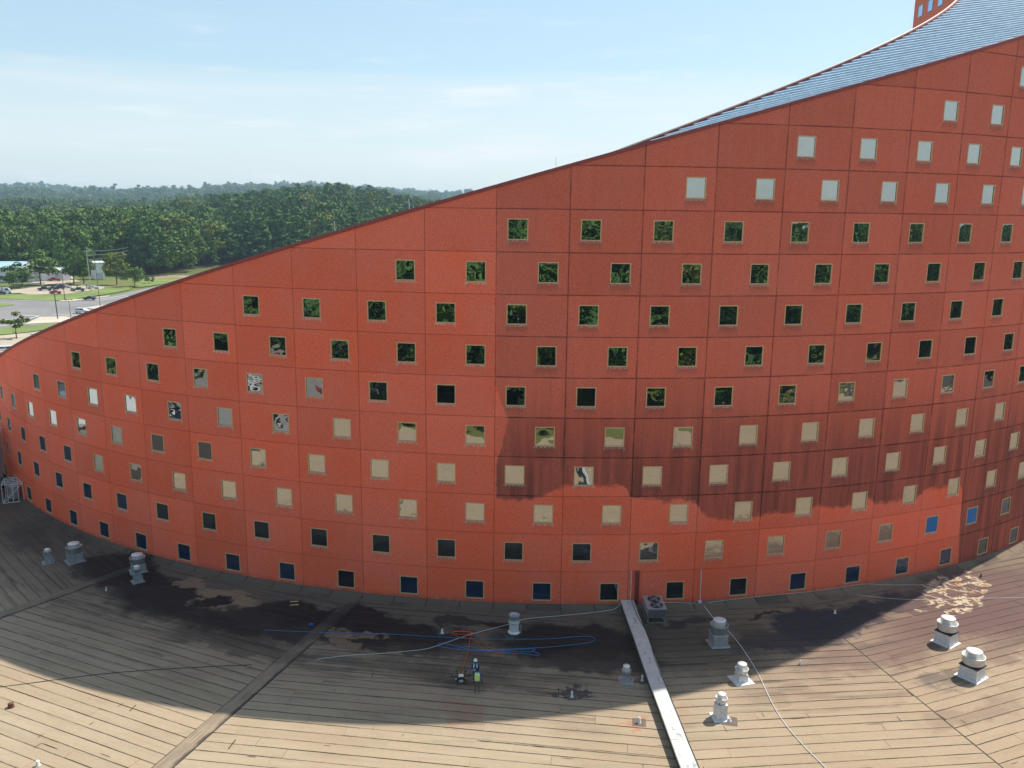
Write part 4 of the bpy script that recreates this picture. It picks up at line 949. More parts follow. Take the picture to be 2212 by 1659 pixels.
for i in range(len(rad)-2):
    for k in range(na): a = 1+i*na; f.append((a+k, a+(k+1) % na, a+na+(k+1) % na, a+na+k))
tag(m.add(v, f).build('ground', ground_mat(), None, True), kind='structure')
M_GRASS = plain('mown_grass', (.15, .20, .045), .95, 0, .2, .08); M_ASPH = plain('old_asphalt', (.20, .19, .185), .9, 0, .14, .06); M_CONC = plain('pale_concrete_paving', (.50, .43, .34), .9, 0, .1, .1)
M_LOT = plain('gravelly_paving', (.40, .33, .25), .9, 0, .14, .08); M_BROWN = plain('bare_earth', (.28, .19, .13), .95, 0, .25, .1); M_LINE = plain('road_paint', (.75, .74, .70), .7)
def sheet(name, pts, lv, mat):
    z = GZ+.03*lv; m = MB().add([(x, y, z) for x, y in pts]+[(x, y, z-.35) for x, y in pts], [tuple(range(len(pts)))]); me = m.mesh(name, mat)
    if me.polygons[0].normal.z < 0: me.flip_normals()
    return tag(link(name, me), kind='structure')
sheet('road', [(-229.04, 322.14), (-197.92, 330.87), (-173.96, 327.74), (-168.72, 334.53), (-164.17, 346.78), (-164.38, 387.12), (-168.15, 452.61), (-147.54, 422.20), (-126.40, 267.37), (-147.95, 259.05), (-151.38, 249.98), (-168.37, 235.10)], 1, M_ASPH)
sheet('traffic_island', [(-149.53, 261.18), (-154.29, 278.70), (-147.58, 281.16), (-140.49, 276.67), (-136.95, 266.32), (-141.72, 265.85)], 5, M_CONC)
sheet('traffic_island', [(-153.43, 305.50), (-150.52, 319.56), (-148.51, 337.07), (-144.47, 327.75), (-147.45, 303.08)], 5, M_CONC)
sheet('pavement', [(-174.31, 328.42), (-172.86, 335.27), (-168.95, 337.54), (-165.18, 351.27), (-163.51, 347.68), (-167.56, 332.19), (-168.53, 326.72)], 5, M_CONC)
sheet('lawn', [(-203.19, 319.44), (-190.11, 317.57), (-185.34, 316.32), (-182.10, 313.35), (-183.47, 306.26), (-188.82, 296.40)], 5, M_GRASS)
sheet('lawn', [(-153.04, 239.02), (-150.88, 250.73), (-147.16, 257.63), (-139.05, 264.54), (-134.08, 266.61), (-135.00, 252.94), (-138.78, 244.26), (-143.38, 237.96), (-146.46, 228.47)], 6, M_GRASS)
sheet('lawn', [(-229.46, 345.00), (-211.22, 353.54), (-187.03, 352.83), (-183.19, 387.74), (-173.99, 395.95), (-168.52, 376.79), (-169.01, 357.21), (-172.86, 335.27), (-175.25, 329.27), (-199.28, 333.20), (-218.55, 328.29)], 2, M_GRASS)
sheet('parking_lot', [(-221.53, 340.67), (-215.95, 361.60), (-213.54, 386.00), (-195.12, 395.61), (-185.21, 390.84), (-181.19, 379.79), (-185.50, 355.00), (-197.53, 350.32), (-205.04, 356.66), (-210.91, 353.01), (-213.99, 328.86)], 4, M_LOT)
sheet('parking_lot', [(-223.67, 393.80), (-229.18, 411.35), (-219.22, 426.87), (-208.72, 418.47), (-211.72, 400.24)], 3, M_LOT)
sheet('parking_lot', [(-158.27, 220.61), (-146.46, 228.47), (-142.89, 237.11), (-138.36, 243.50), (-134.57, 252.12), (-128.33, 267.18), (-90.51, 186.62), (-114.78, 158.21)], 3, M_LOT)
sheet('bare_bank', [(-187.73, 437.67), (-196.13, 464.88), (-194.63, 494.72), (-188.09, 554.18), (-200.95, 688.20), (-168.84, 577.32), (-166.38, 445.09), (-176.24, 447.42)], 3, M_BROWN)
sheet('lawn', [(-187.73, 437.67), (-176.24, 447.42), (-165.81, 445.18), (-163.36, 423.06), (-169.34, 389.24), (-173.05, 391.75)], 4, M_GRASS)
def stripe(a, b, w, lv=8):
    dx, dy = b[0]-a[0], b[1]-a[1]; L_ = math.hypot(dx, dy); nx, ny = -dy/L_*w/2, dx/L_*w/2
    sheet('road_marking', [(a[0]+nx, a[1]+ny), (b[0]+nx, b[1]+ny), (b[0]-nx, b[1]-ny), (a[0]-nx, a[1]-ny)], lv, M_LINE)
for a, b in (((-152.98, 284.17), (-143.33, 283.03)), ((-161.91, 281.43), (-155.76, 280.83)), ((-155.49, 280.33), (-154.24, 269.42)), ((-153.80, 253.75), (-152.02, 258.66)),
             ((-196.97, 329.27), (-173.83, 326.07)), ((-162.57, 268.58), (-158.41, 272.30)), ((-162.16, 332.86), (-158.06, 353.04)), ((-159.27, 327.86), (-154.43, 350.76))): stripe(a, b, .5)

# ------------------------------------------------------------------ trees
def leaf_mat(name, a, b, yel=.0):
    t = MT(name); P = t.objc()
    c = t.mix(t.rng(t.noise(P, .28, 3), .35, .65), a, b)
    c = t.mix(t.rng(t.rand(), 0, 1, 0, .6), c, (.11+yel, .20, .05))
    c = t.mix(t.rng(t.rand(), .8, 1, 0, .6, True), c, (.22, .22, .04))
    t.col(c); t.set(Roughness=.85); t.b.inputs['Specular IOR Level'].default_value = .15; return t.m
M_LEAF = leaf_mat('broad_leaves', (.060, .125, .03), (.125, .205, .05), .03)
M_NEED = leaf_mat('pine_needles', (.045, .105, .034), (.105, .185, .052))
M_YLEAF = leaf_mat('thin_green_leaves', (.09, .13, .03), (.15, .19, .05), .03)
M_TRUNK = plain('bark', (.13, .10, .075), .95, 0, .2, 3)
def crown_mesh(name, kind, seed, n=1500, mat=None):
    """unit tree: height 1, built from leaf clumps spread through several limbs"""
    r = random.Random(seed); v = []; f = []
    cl = []
    if kind == 'broad':
        for k in range(17):
            z = r.uniform(.30, .90); w = .40*sqrt(max(.05, 1-((z-.58)/.42)**2)); a = r.uniform(0, 2*pi); q = r.uniform(.25, 1)*w
            cl.append((q*cos(a), q*sin(a), z, r.uniform(.10, .17)))
        cl.append((0, 0, .86, .13)); cl.append((0, 0, .55, .2))
    elif kind == 'pine':
        for k in range(26):
            z = .26+.70*(k+r.random())/26; w = .21*(1-((z-.26)/.78)**1.6)+.03; a = r.uniform(0, 2*pi); q = r.uniform(.3, 1)*w
            cl.append((q*cos(a), q*sin(a), z, r.uniform(.05, .09)*(1.25-z*.5)))
        cl.append((0, 0, .95, .045))
    else:
        for k in range(11):
            z = r.uniform(.36, .9); w = .30*sqrt(max(.05, 1-((z-.6)/.38)**2)); a = r.uniform(0, 2*pi); cl.append((w*cos(a)*r.random(), w*sin(a)*r.random(), z, r.uniform(.06, .11)))
    tot = sum(c[3]**2 for c in cl)
    for (cx, cy, cz, cr) in cl:
        for i in range(int(n*cr*cr/tot)):
            d = Vector((r.gauss(0, 1), r.gauss(0, 1), r.gauss(0, 1)+.15)).normalized(); rr = cr*(r.random()**.35)*r.uniform(.8, 1.15)
            p = Vector((cx, cy, cz))+Vector((d.x*rr, d.y*rr, d.z*rr*(.75 if kind != 'pine' else .62)))
            nn = (d+Vector((r.gauss(0, .5), r.gauss(0, .5), r.gauss(0, .5)))).normalized(); t1 = nn.orthogonal().normalized(); t2 = nn.cross(t1); a = r.uniform(0, pi); e1 = t1*cos(a)+t2*sin(a); e2 = nn.cross(e1)
            s = r.uniform(.018, .034)*(1.0 if kind != 'pine' else .82); k0 = len(v)
            v += [tuple(p+e1*s*1.3), tuple(p+e2*s*r.uniform(.6, 1)), tuple(p-e1*s*r.uniform(.8, 1.3)), tuple(p-e2*s*r.uniform(.6, 1))]; f.append((k0, k0+1, k0+2, k0+3))
    me = bpy.data.meshes.new(name); me.from_pydata(v, [], f); me.materials.append(mat); me.update(); return me
def trunk_mesh(kind, seed):
    r = random.Random(seed); m = MB()
    top = .9 if kind == 'pine' else .62
    m.tube([(0, 0, 0), (r.gauss(0, .006), 0, top*.4), (r.gauss(0, .01), r.gauss(0, .01), top)], [.020, .014, .004], 6)
    for k in range(7 if kind != 'pine' else 9):
        a = r.uniform(0, 2*pi); z = r.uniform(.22, .7)*top*1.2; l = .22 if kind != 'pine' else .13
        m.tube([(0, 0, z), (cos(a)*l*.5, sin(a)*l*.5, z+.05), (cos(a)*l, sin(a)*l, z+.11)], [.009, .006, .002], 4)
    return m.mesh('trunk', M_TRUNK)
CB = [crown_mesh('crown', 'broad', 20+i, 1500, M_LEAF) for i in range(3)]; CPN = [crown_mesh('crown', 'pine', 40+i, 1100, M_NEED) for i in range(3)]
CT = crown_mesh('crown', 'thin', 60, 620, M_YLEAF); TB = [trunk_mesh('broad', 1), trunk_mesh('broad', 2)]; TPN = [trunk_mesh('pine', 3), trunk_mesh('pine', 4)]
rt_ = random.Random(5)
def tree(p, h, w, kind, label, name, group=None, i=0, z=None):
    T = thing(name, label, 'tree', (p[0], p[1], (hill(p[0], p[1])+.2) if z is None else z), rt_.uniform(0, 6.28), group)
    me = {'broad': CB, 'pine': CPN, 'thin': [CT]}[kind]; tm = TPN if kind == 'pine' else TB
    c = link('crown', me[i % len(me)], T); t = link('trunk', tm[i % 2], T); base = {'broad': .84, 'pine': .46, 'thin': .6}[kind]
    s = (w/base, w/base, h); c.scale = s; t.scale = (h, h, h); return T, c, t
tree((-218.51, 398.13), 16.5, 21, 'broad', 'large spreading tree with a visible trunk in front of the white shed', 'broadleaf_tree', i=0)
tree((-219.77, 378.47), 10.5, 13, 'broad', 'lower round tree behind the white van, at the left edge', 'broadleaf_tree', i=1)
tree((-219.61, 385.11), 9, 11, 'broad', 'low tree just right of the one behind the white van', 'broadleaf_tree', i=2)
tree((-205.46, 402.65), 15.5, 12, 'broad', 'dark tree at left of the pair by the grey utility pole', 'broadleaf_tree', i=1)
tree((-199.65, 400.63), 17, 13.5, 'broad', 'dark tree at right of the pair by the grey utility pole', 'broadleaf_tree', i=2)
tree((-223.83, 430.27), 19, 13, 'broad', 'yellowish tree behind the white shed, between the large spreading tree and the dark pair', 'broadleaf_tree', i=0)[1].data = (lambda: CB[1])()
tree((-185.34, 402.60), 16, 12, 'broad', 'upright bright green tree right of the small white building', 'broadleaf_tree', i=0)
tree((-173.57, 394.78), 9, 12.5, 'broad', 'low rounded bush tree left of the bare bank', 'broadleaf_tree', i=2)
tree((-173.96, 410.98), 4.2, 5, 'broad', 'small scrubby bush at the left end of the bare bank', 'bush', i=1)
tree((-135.20, 231.84), 9.0, 7.6, 'thin', 'young thin crowned tree alone on the near lawn at the left edge', 'young_tree', i=0)
tree((-198.57, 385.50), 2.4, 3.2, 'broad', 'small dark round shrub behind the row of parked cars', 'bush', i=0)
# tall pines and broad trees along the edge of the wood
edge = [(-217.45, 479.06), (-197.91, 460.26), (-196.50, 482.87), (-191.66, 513.63), (-188.09, 554.18), (-200.95, 688.20)]
labels_done = 0
for i in range(44):
    t = i/43*(len(edge)-1); k = min(int(t), len(edge)-2); q = t-k
    x = edge[k][0]*(1-q)+edge[k+1][0]*q; y = edge[k][1]*(1-q)+edge[k+1][1]*q; d = rt_.uniform(-1, 14); L_ = math.hypot(x, y); x += x/L_*d+rt_.uniform(-2, 2); y += y/L_*d
    tree((x, y), rt_.uniform(20, 30), rt_.uniform(11, 16), 'pine', 'tall dark pine in the front row of the wood behind the bare bank', 'pine_tree', 'pines in the front row of the wood', i)
for i in range(30):
    a = radians(-33+i*.36); r = rt_.uniform(508, 540)
    tree((r*sin(a), r*cos(a)), rt_.uniform(20, 28), rt_.uniform(15, 21), 'broad', 'broad green tree in the front row of the wood behind the white sheds', 'broadleaf_tree', 'broad trees in the front row of the wood', i)
# the wood itself: one uncountable mass
def forest(name, pts, srcs):
    me = bpy.data.meshes.new(name); me.from_pydata([p[:3] for p in pts], [], [])
    for an, ty in (('tsc', 'FLOAT_VECTOR'), ('trot', 'FLOAT_VECTOR')): me.attributes.new(an, ty, 'POINT')
    me.attributes.new('tvar', 'INT', 'POINT')
    me.attributes['tsc'].data.foreach_set('vector', [c for p in pts for c in (p[3], p[3], p[4])])
    me.attributes['trot'].data.foreach_set('vector', [c for p in pts for c in (0, 0, p[5])])
    me.attributes['tvar'].data.foreach_set('value', [p[6] for p in pts])
    o = link(name, me); ng = bpy.data.node_groups.new(name, 'GeometryNodeTree')
    ng.interface.new_socket(name='Geometry', in_out='INPUT', socket_type='NodeSocketGeometry'); ng.interface.new_socket(name='Geometry', in_out='OUTPUT', socket_type='NodeSocketGeometry')
    gi = ng.nodes.new('NodeGroupInput'); go = ng.nodes.new('NodeGroupOutput'); jn = ng.nodes.new('GeometryNodeJoinGeometry')
    def na_(n, ty): x = ng.nodes.new('GeometryNodeInputNamedAttribute'); x.data_type = ty; x.inputs[0].default_value = n; return x.outputs[0]
    sc, ro, va = na_('tsc', 'FLOAT_VECTOR'), na_('trot', 'FLOAT_VECTOR'), na_('tvar', 'INT')
    for k, s in enumerate(srcs):
        oi = ng.nodes.new('GeometryNodeObjectInfo'); oi.inputs[0].default_value = s; oi.transform_space = 'ORIGINAL'; oi.inputs['As Instance'].default_value = True
        cp_ = ng.nodes.new('FunctionNodeCompare'); cp_.data_type = 'INT'; cp_.operation = 'EQUAL'
        ii = [s_ for s_ in cp_.inputs if s_.type == 'INT']; ng.links.new(va, ii[0]); ii[1].default_value = k
        ip = ng.nodes.new('GeometryNodeInstanceOnPoints'); ng.links.new(gi.outputs[0], ip.inputs['Points']); ng.links.new(cp_.outputs[0], ip.inputs['Selection'])
        ng.links.new(oi.outputs['Geometry'], ip.inputs['Instance']); ng.links.new(ro, ip.inputs['Rotation']); ng.links.new(sc, ip.inputs['Scale']); ng.links.new(ip.outputs[0], jn.inputs[0])
    ng.links.new(jn.outputs[0], go.inputs[0]); md = o.modifiers.new('trees', 'NODES'); md.node_group = ng
    return o
# sources: crowns of the first trees built (meshes linked above), used as instance geometry
srcs = []
for me in (CPN[0], CPN[1], CPN[2], CB[0], CB[1], CB[2]):
    srcs.append(next(o for o in bpy.data.objects if o.data == me))
rf = random.Random(9)
def fpt(x, y, pine, k=1.0):
    z = hill(x, y); v = rf.randrange(3) if rf.random() < pine else 3+rf.randrange(3)
    q = rf.choice((.6, .8, .95, 1.05, 1.2))*k; h = rf.uniform(24, 31)*q; w = (rf.uniform(26, 40) if v < 3 else rf.uniform(21, 31))*q
    return (x, y, z-1, w, h, rf.uniform(0, 6.28), v)
pts = []
def edge_r(a):   # distance of the wood's edge for an azimuth in degrees
    tb = [(-40, 545), (-30, 545), (-27, 540), (-24, 520), (-22.5, 480), (-21, 492), (-19, 530), (-17, 560), (-15, 540), (-12, 520), (0, 520)]
    for (a0, r0_), (a1, r1_) in zip(tb, tb[1:]):
        if a <= a1: return r0_+(r1_-r0_)*max(0, (a-a0))/(a1-a0)
    return 520
def jit(r0_, r1_, a0, a1, sp, pine, k=1., fe=False):
    r = r0_
    while r < r1_:
        n = int(radians(a1-a0)*r/sp)
        for i in range(n):
            a = a0+(a1-a0)*(i+rf.random())/n; rr = r+rf.uniform(0, sp)
            if fe and rr < edge_r(a)+6: continue
            aa = radians(a); x, y = rr*sin(aa), rr*cos(aa)
            pn = pine if pine is not None else min(.9, max(.12, (a+24)/8))
            pts.append(fpt(x, y, pn, k))
        r += sp*.95
jit(470, 1350, -36, -2, 10, None, 1., True)
jit(1350, 2600, -36, 0, 15, .4, 1.35)
jit(2600, 5200, -38, 2, 34, .4, 2.1)
tag(forest('woodland', pts, srcs), 'mixed green woodland covering the hills to the horizon beyond the road', 'woodland', None, 'stuff')
pts = []
for x in range(-300, 420, 9):
    for y in range(-280, 330, 8):
        X, Y = x+rf.uniform(-3.5, 3.5), y+rf.uniform(-3.5, 3.5)
        if Y < -6 and X > -70: pass
        elif X > 172 and Y < 260: pass
        elif X < -136 and -280 < Y < 130: pass
        elif Y < -110: pass
        else: continue
        if math.hypot(X, Y) > 400: continue
        pts.append(fpt(X, Y, .9, 1.0 if Y > -40 else 1.1))
tag(forest('woodland', pts, srcs), 'dark pine woodland standing round the podium, seen in the window reflections', 'woodland', None, 'stuff')

# ------------------------------------------------------------------ buildings by the road
M_WSH = plain('white_sheet_wall', (.72, .73, .74), .6); M_BROOF = plain('pale_blue_roof', (.42, .60, .70), .4, .2); M_LROOF = plain('light_grey_roof', (.55, .58, .60), .5)
def shed(name, label, a, b, depth, h, rise, wall, roof):
    """gabled shed: front wall from a to b"""
    dx, dy = b[0]-a[0], b[1]-a[1]; L_ = math.hypot(dx, dy); rz = atan2(dy, dx)
    T = thing(name, label, 'building', (a[0], a[1], GZ), rz)
    MB().add([(0, 0, 0), (L_, 0, 0), (L_, depth, 0), (0, depth, 0), (0, 0, h), (L_, 0, h), (L_, depth, h), (0, depth, h), (L_, depth/2, h+rise), (0, depth/2, h+rise)], [(0, 1, 5, 4), (1, 2, 6, 8, 5), (2, 3, 7, 6), (3, 0, 4, 9, 7)]).build('wall', wall, T)
    o = .4
    MB().add([(-o, -o, h-.05), (L_+o, -o, h-.05), (L_+o, depth/2, h+rise+.12), (-o, depth/2, h+rise+.12), (L_+o, depth+o, h-.05), (-o, depth+o, h-.05), (-o, -o, h-.3), (L_+o, -o, h-.3)], [(0, 1, 2, 3), (3, 2, 4, 5), (6, 7, 1, 0)]).build('roof', roof, T)
    n = max(1, int(L_/9)); md_ = plain('roller_door', (.45, .47, .5), .5) if 'roller_door' not in bpy.data.materials else bpy.data.materials['roller_door']
    for k in range(n):
        c = (k+.5)*L_/n; MB().box((c-1.5, -.06, .02), (c+1.5, -.005, min(3.3, h*.7))).build('door', md_, T)
    return T
shed('shed', 'long white shed with a pale roof behind the large spreading tree', (-232.31, 412.01), (-217.22, 422.30), 26, 5.2, 1.7, M_WSH, M_LROOF)
shed('shed', 'shed with a pale blue roof at the left edge', (-251.94, 405.88), (-234.54, 410.51), 24, 6.8, 2.2, M_WSH, M_BROOF)
shed('small_building', 'small white flat fronted building between the utility pole and the upright green tree', (-208.25, 429.58), (-204.77, 432.41), 8, 8.4, .5, M_WSH, M_LROOF)

# ------------------------------------------------------------------ vehicles
M_TYRE = plain('tyre', (.012, .012, .013), .85); M_CGL = plain('car_glass', (.012, .016, .022), .08)
CARP = {}
def paint(n, c):
    if n not in CARP: t = MT('paint_'+n); t.col(c); t.set(Roughness=.3, Metallic=.2, **{'Coat Weight': .6}); CARP[n] = t.m
    return CARP[n]
PROF = {'sedan': ([(-2.3, .45), (-2.3, .85), (-1.7, .98), (-1.1, 1.02), (-.45, 1.42), (.65, 1.45), (1.45, 1.05), (2.25, .95), (2.32, .5)], (-1.0, 1.35), 1.42),
        'suv': ([(-2.4, .5), (-2.4, 1.0), (-1.4, 1.12), (-.75, 1.70), (1.75, 1.76), (2.35, 1.15), (2.4, .5)], (-1.2, 2.1), 1.72),
        'pickup': ([(-2.7, .55), (-2.7, 1.05), (-1.5, 1.15), (-.95, 1.78), (.45, 1.80), (.75, 1.15), (2.7, 1.15), (2.75, .55)], (-1.3, .7), 1.76),
        'van': ([(-2.8, .5), (-2.8, 1.15), (-2.3, 1.35), (-1.5, 2.35), (2.8, 2.5), (2.85, .5)], (-2.1, -.2), 2.3)}
def car(kind, colr, p, heading, label, z=GZ+.13, cat='car', name='parked_car', group=None):
    prof, (g0, g1), top = PROF[kind]; T = thing(name, label, cat, (p[0], p[1], z), heading, group)
    w = .92 if kind != 'van' else 1.02; m = MB(); v = []
    n = len(prof)
    for s in (-1, 1):
        for x, zz in prof: v.append((x, s*(w-(.16 if zz > 1.25 else 0)), zz))
        for x, zz in prof: v.append((x, s*(w-.10-(.12 if zz > 1.25 else 0)), zz+.03))
    fs = [tuple(range(n))[::1], tuple(range(2*n, 3*n))[::-1]]
    for i in range(n-1): fs += [(i, i+1, n+i+1, n+i), (n+i, n+i+1, 3*n+i+1, 3*n+i), (3*n+i, 3*n+i+1, 2*n+i+1, 2*n+i)]
    m.add(v, fs); m.build('body', paint(*colr), T)
    g = MB(); zb, zt = (1.05 if kind == 'sedan' else 1.2), top-.1
    if kind == 'van': zb = 1.5
    yy = w-.07
    for s in (-1, 1): g.add([(g0+.15, s*(w+.005), zb), (g1-.1, s*(w+.005), zb), (g1-.5, s*(w-.135), zt), (g0+.62, s*(w-.135), zt)], [(0, 1, 2, 3)])
    g.add([(g0-.06, -w+.16, zb+.02), (g0-.06, w-.16, zb+.02), (g0+.50, w-.32, zt+.02), (g0+.50, -w+.32, zt+.02)], [(0, 1, 2, 3)]); g.add([(g1+.08, -w+.16, zb+.02), (g1+.08, w-.16, zb+.02), (g1-.40, w-.32, zt+.04), (g1-.40, -w+.32, zt+.04)], [(0, 3, 2, 1)])
    g.build('window', M_CGL, T)
    for x in (prof[0][0]+.85, prof[-1][0]-.85):
        for s in (-1, 1):
            c_ = [(x+.34*cos(2*pi*k/14), s*(w+.03), .34+.34*sin(2*pi*k/14)) for k in range(14)]; i_ = [(q[0], s*(w-.2), q[2]) for q in c_]
            wh = MB().add(c_+i_, [tuple(range(14)), tuple(range(27, 13, -1))]+[(k, (k+1) % 14, 14+(k+1) % 14, 14+k) for k in range(14)]).build('wheel', M_TYRE, T)
            MB().add([(x+.19*cos(2*pi*k/10), s*(w+.036), .34+.19*sin(2*pi*k/10)) for k in range(10)], [tuple(range(10))]).build('rim', M_GALV, wh)
    for s in (-1, 1): MB().box((prof[0][0]-.02, s*.55-.16, .68), (prof[0][0]+.05, s*.55+.16, .82)).build('headlight', M_CAPW, T)
    return T
WHT_ = ('white', (.75, .76, .78)); BLKC = ('black', (.015, .015, .022)); DRED = ('maroon', (.10, .02, .03)); SILV = ('silver', (.5, .52, .55)); RED_ = ('red', (.32, .03, .03)); NAV = ('navy', (.02, .025, .06)); PUR_ = ('plum', (.07, .03, .06))
car('van', WHT_, (-209.19, 353.25), pi+.35, 'white high roofed van at the left edge of the parking lot', cat='van', name='white_van')
car('sedan', NAV, (-209.08, 349.90), pi+.3, 'dark blue car partly in front of the white van', cat='car')
car('pickup', NAV, (-200.27, 367.69), .15, 'dark pickup leftmost in the row of parked cars', cat='pickup truck', name='pickup_truck')
car('sedan', NAV, (-199.85, 373.95), .15, 'dark sedan second from left in the row of parked cars')
car('suv', PUR_, (-198.57, 376.35), .15, 'plum coloured car third from left in the row of parked cars')
car('sedan', SILV, (-198.35, 380.58), .15, 'silver car at the right end of the row of parked cars')
car('sedan', RED_, (-189.20, 355.36), pi+.1, 'small red car parked alone nearest the lawn')
car('pickup', BLKC, (-186.03, 367.53), pi+.1, 'black pickup parked alone in the middle of the lot', cat='pickup truck', name='pickup_truck')
car('sedan', SILV, (-185.03, 378.92), pi+.05, 'silver sedan at the right end of the lot beside the tall thin pole')
car('sedan', BLKC, (-164.38, 333.08), .12, 'black sedan driving on the road past the lawn', name='driving_car')
car('suv', WHT_, (-146.22, 290.63), pi-.1, 'white suv driving on the near side of the junction', name='driving_car')
car('suv', WHT_, (-124.96, 208.18), .5, 'white car at the foot of the sloping wall at the left edge')
car('pickup', RED_, (-221.70, 416.41), .2, 'rust red truck parked against the white shed', cat='truck', name='parked_truck')
car('suv', WHT_, (-220.01, 425.92), .1, 'pale vehicle parked behind the yellowish tree')
first = None
for i in range(60):
    p = (-72-(i % 10)*5.6, -90+(i//10)*33+(i % 3)*.4+(6 if i % 12 > 6 else 0))
    cl_ = (WHT_, SILV, NAV, WHT_, BLKC, RED_)[i % 6]
    if i < 6: o = car(('suv', 'sedan', 'van', 'sedan', 'pickup', 'suv')[i], cl_, p, pi/2+.1, 'car parked in the side lot that shows only in the window reflections', group='cars mirrored in the windows'); first = (first or [])+[o]
    else: o = copy_tree(first[i % 6]); o.location = (p[0], p[1], GZ+.13); o.rotation_euler = (0, 0, pi/2+rt_.uniform(-.1, .1))
sheet('parking_lot', [(-140, -110), (-60, -110), (-60, 38), (-92, 60), (-92, 150), (-140, 150)], 1, M_ASPH)

# ------------------------------------------------------------------ poles, signals, wires
M_POLE = plain('weathered_pole', (.38, .36, .33), .8); M_DPOLE = plain('dark_pole', (.07, .06, .055), .7); M_BPOLE = plain('brown_pole', (.36, .27, .17), .8); M_WIRE = plain('wire', (.30, .32, .33), .5)
def pole(p, h, r, mat, label, arms=(), name='utility_pole', lean=0):
    T = thing(name, label, 'pole', (p[0], p[1], GZ), atan2(p[1], p[0])-pi/2)
    MB().tube([(0, 0, 0), (lean, 0, h)], [r, r*.7], 8).build('pole', mat, T)
    for z, l in arms:
        MB().box((-l/2, -.06, z-.07), (l/2, .06, z+.07)).build('crossarm', mat, T)
        for k in (-.45, 0, .45): MB().lathe([(.05, 0), (.06, .12), (0, .2)], 6, (k*l, 0)).build('insulator', M_CAPW, T).location = (0, 0, z+.07)
    return T
pa = (-180.74, 368.26); hpa = 17.5
pole(pa, hpa, .2, M_POLE, 'pale grey utility pole with crossarms beside the dark pair of trees', ((17.0, 2.6), (15.2, 2.2)), lean=-.7)
pb = (-147.91, 307.18); pole(pb, 22, .10, M_DPOLE, 'tall thin dark pole rising from the top of the red wall', (), lean=-.9)
pc = (-173.18, 331.49); pole(pc, 8.8, .16, M_DPOLE, 'dark signal pole on the far kerb of the junction', (), name='signal_pole', lean=-.2)
pd = (-146.42, 274.87); pole(pd, 10.4, .18, M_DPOLE, 'dark signal pole standing on the pale traffic island', (), name='signal_pole', lean=-.4)
pe = (-141.32, 273.21); T = pole(pe, 6.6, .09, M_DPOLE, 'thin street lamp with two heads at the edge of the red wall', (), name='street_lamp', lean=-.2)
for s in (-1, 1): MB().box((s*.8-.35-.2, -.2, 6.35), (s*.8+.35-.2, .2, 6.6)).build('lamp_head', M_DPOLE, T)
MB().box((-.7, -.04, 6.45), (.5, .04, 6.53)).build('arm', M_DPOLE, T)
pf = (-208.99, 480.60); pole(pf, 15, .42, M_BPOLE, 'left of two close brown timber poles before the dark wood', ((14.2, 2.4),))
pg = (-207.35, 479.03); pole(pg, 14.5, .3, M_BPOLE, 'right of two close brown timber poles before the dark wood', ())
ph = (-175.04, 588.71); pole(ph, 22, .16, M_POLE, 'pale utility pole with crossarms beyond the sloping roof edge', ((21.6, 2.6), (19.2, 2)))
pi_ = (-178.46, 527.01); pole(pi_, 15, .12, M_DPOLE, 'thin dark pole where the bare bank meets the roof edge', ())
def wire(a, b, sag, label, r=.05):
    n = 14; P = [(a[0]+(b[0]-a[0])*k/n, a[1]+(b[1]-a[1])*k/n, a[2]+(b[2]-a[2])*k/n-sag*4*(k/n)*(1-k/n)) for k in range(n+1)]
    return tag(MB().tube(P, r, 4).build('overhead_wire', M_WIRE), label, 'wire', 'overhead wires across the wood')
for dz, wn_ in ((0, 'uppermost'), (-1.8, 'middle'), (-3.8, 'lowest')):
    wire((pa[0]-.7, pa[1], GZ+17.2+dz), (pf[0], pf[1], GZ+14.8+dz*.8), .9, wn_+' of three wires between the grey pole and the brown timber poles')
    wire((pf[0], pf[1], GZ+14.8+dz*.8), (ph[0], ph[1], GZ+21.6+dz), 1.6, wn_+' of three wires from the brown poles to the pale pole beyond the roof edge')
def at3(x, y, d): # point on the line of sight kept as numbers
    return None
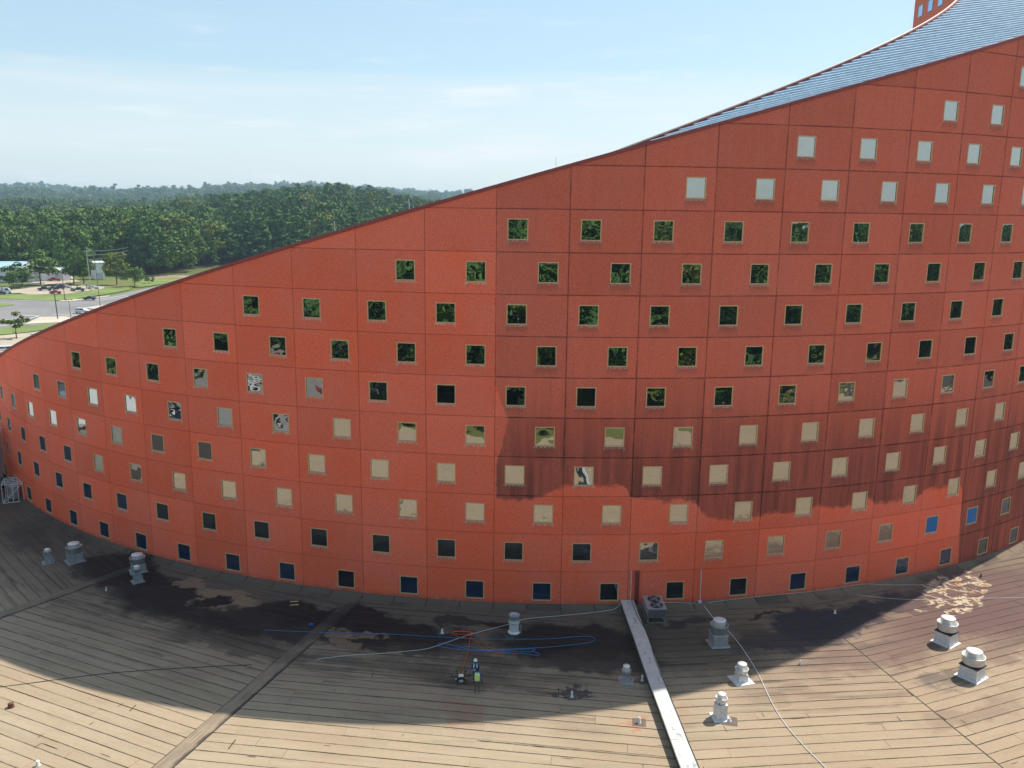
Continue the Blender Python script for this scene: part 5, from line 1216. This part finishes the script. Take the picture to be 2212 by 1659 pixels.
sw = [(pc[0], pc[1], GZ+8.0), (pb[0]-.3, pb[1], GZ+7.4)]
wire((pd[0]-.3, pd[1], GZ+10.2), (pc[0]-.2, pc[1], GZ+8.6), .5, 'span wire between the two dark signal poles', .04)
wire((pc[0]-.2, pc[1], GZ+3.2), (pa[0], pa[1], GZ+4.6), .5, 'span wire carrying the traffic signals over the junction', .05)
for i, (x, y) in enumerate(((1120, 728), (1215, 716), (1360, 690), (45, 735))):
    px_, py_ = (((-171.79, 334.15)), ((-170.97, 337.28)), ((-170.62, 344.08)), ((-195.94, 329.39)))[i]
    T = thing('traffic_signal', ('traffic signal nearest the far dark signal pole', 'middle traffic signal of the three hanging together', 'traffic signal hanging nearest the grey utility pole', 'traffic signal hanging in front of the white van')[i], 'traffic signal', (px_, py_, GZ+3.3), .55); T.scale = (.42, .42, .42)
    MB().box((-.35, -.28, .25), (.35, .28, 2.1)).build('housing', M_DPOLE, T); MB().box((-.35, -.28, 2.5), (.35, .28, 4.2)).build('housing', M_DPOLE, T); MB().tube([(0, 0, 2.1), (0, 0, 2.5)], .06, 5).build('hanger', M_DPOLE, T)
    for z in (.5, 1.15, 1.8): MB().box((-.2, -.42, z), (.2, -.28, z+.08)).build('visor', M_DPOLE, T)
wire(((-178.31, 340.99))+(GZ+3.6,), ((-172.48, 351.14))+(GZ+4.4,), .2, 'span wire running between the hanging traffic signals', .05)

# ------------------------------------------------------------------ air
hb = MB().box((-6500, -1200, -45), (4200, 6500, 140)).build('haze', None if False else plain('haze_tmp', (1, 1, 1)))
hm = bpy.data.materials.new('haze'); hm.use_nodes = True; hn = hm.node_tree; hn.nodes.clear(); ho = hn.nodes.new('ShaderNodeOutputMaterial'); hv = hn.nodes.new('ShaderNodeVolumePrincipled')
hv.inputs['Color'].default_value = (.58, .80, 1.0, 1); hv.inputs['Density'].default_value = .00013; hv.inputs['Anisotropy'].default_value = .2; hn.links.new(hv.outputs[0], ho.inputs['Volume'])
hb.data.materials.clear(); hb.data.materials.append(hm); tag(hb, kind='stuff')
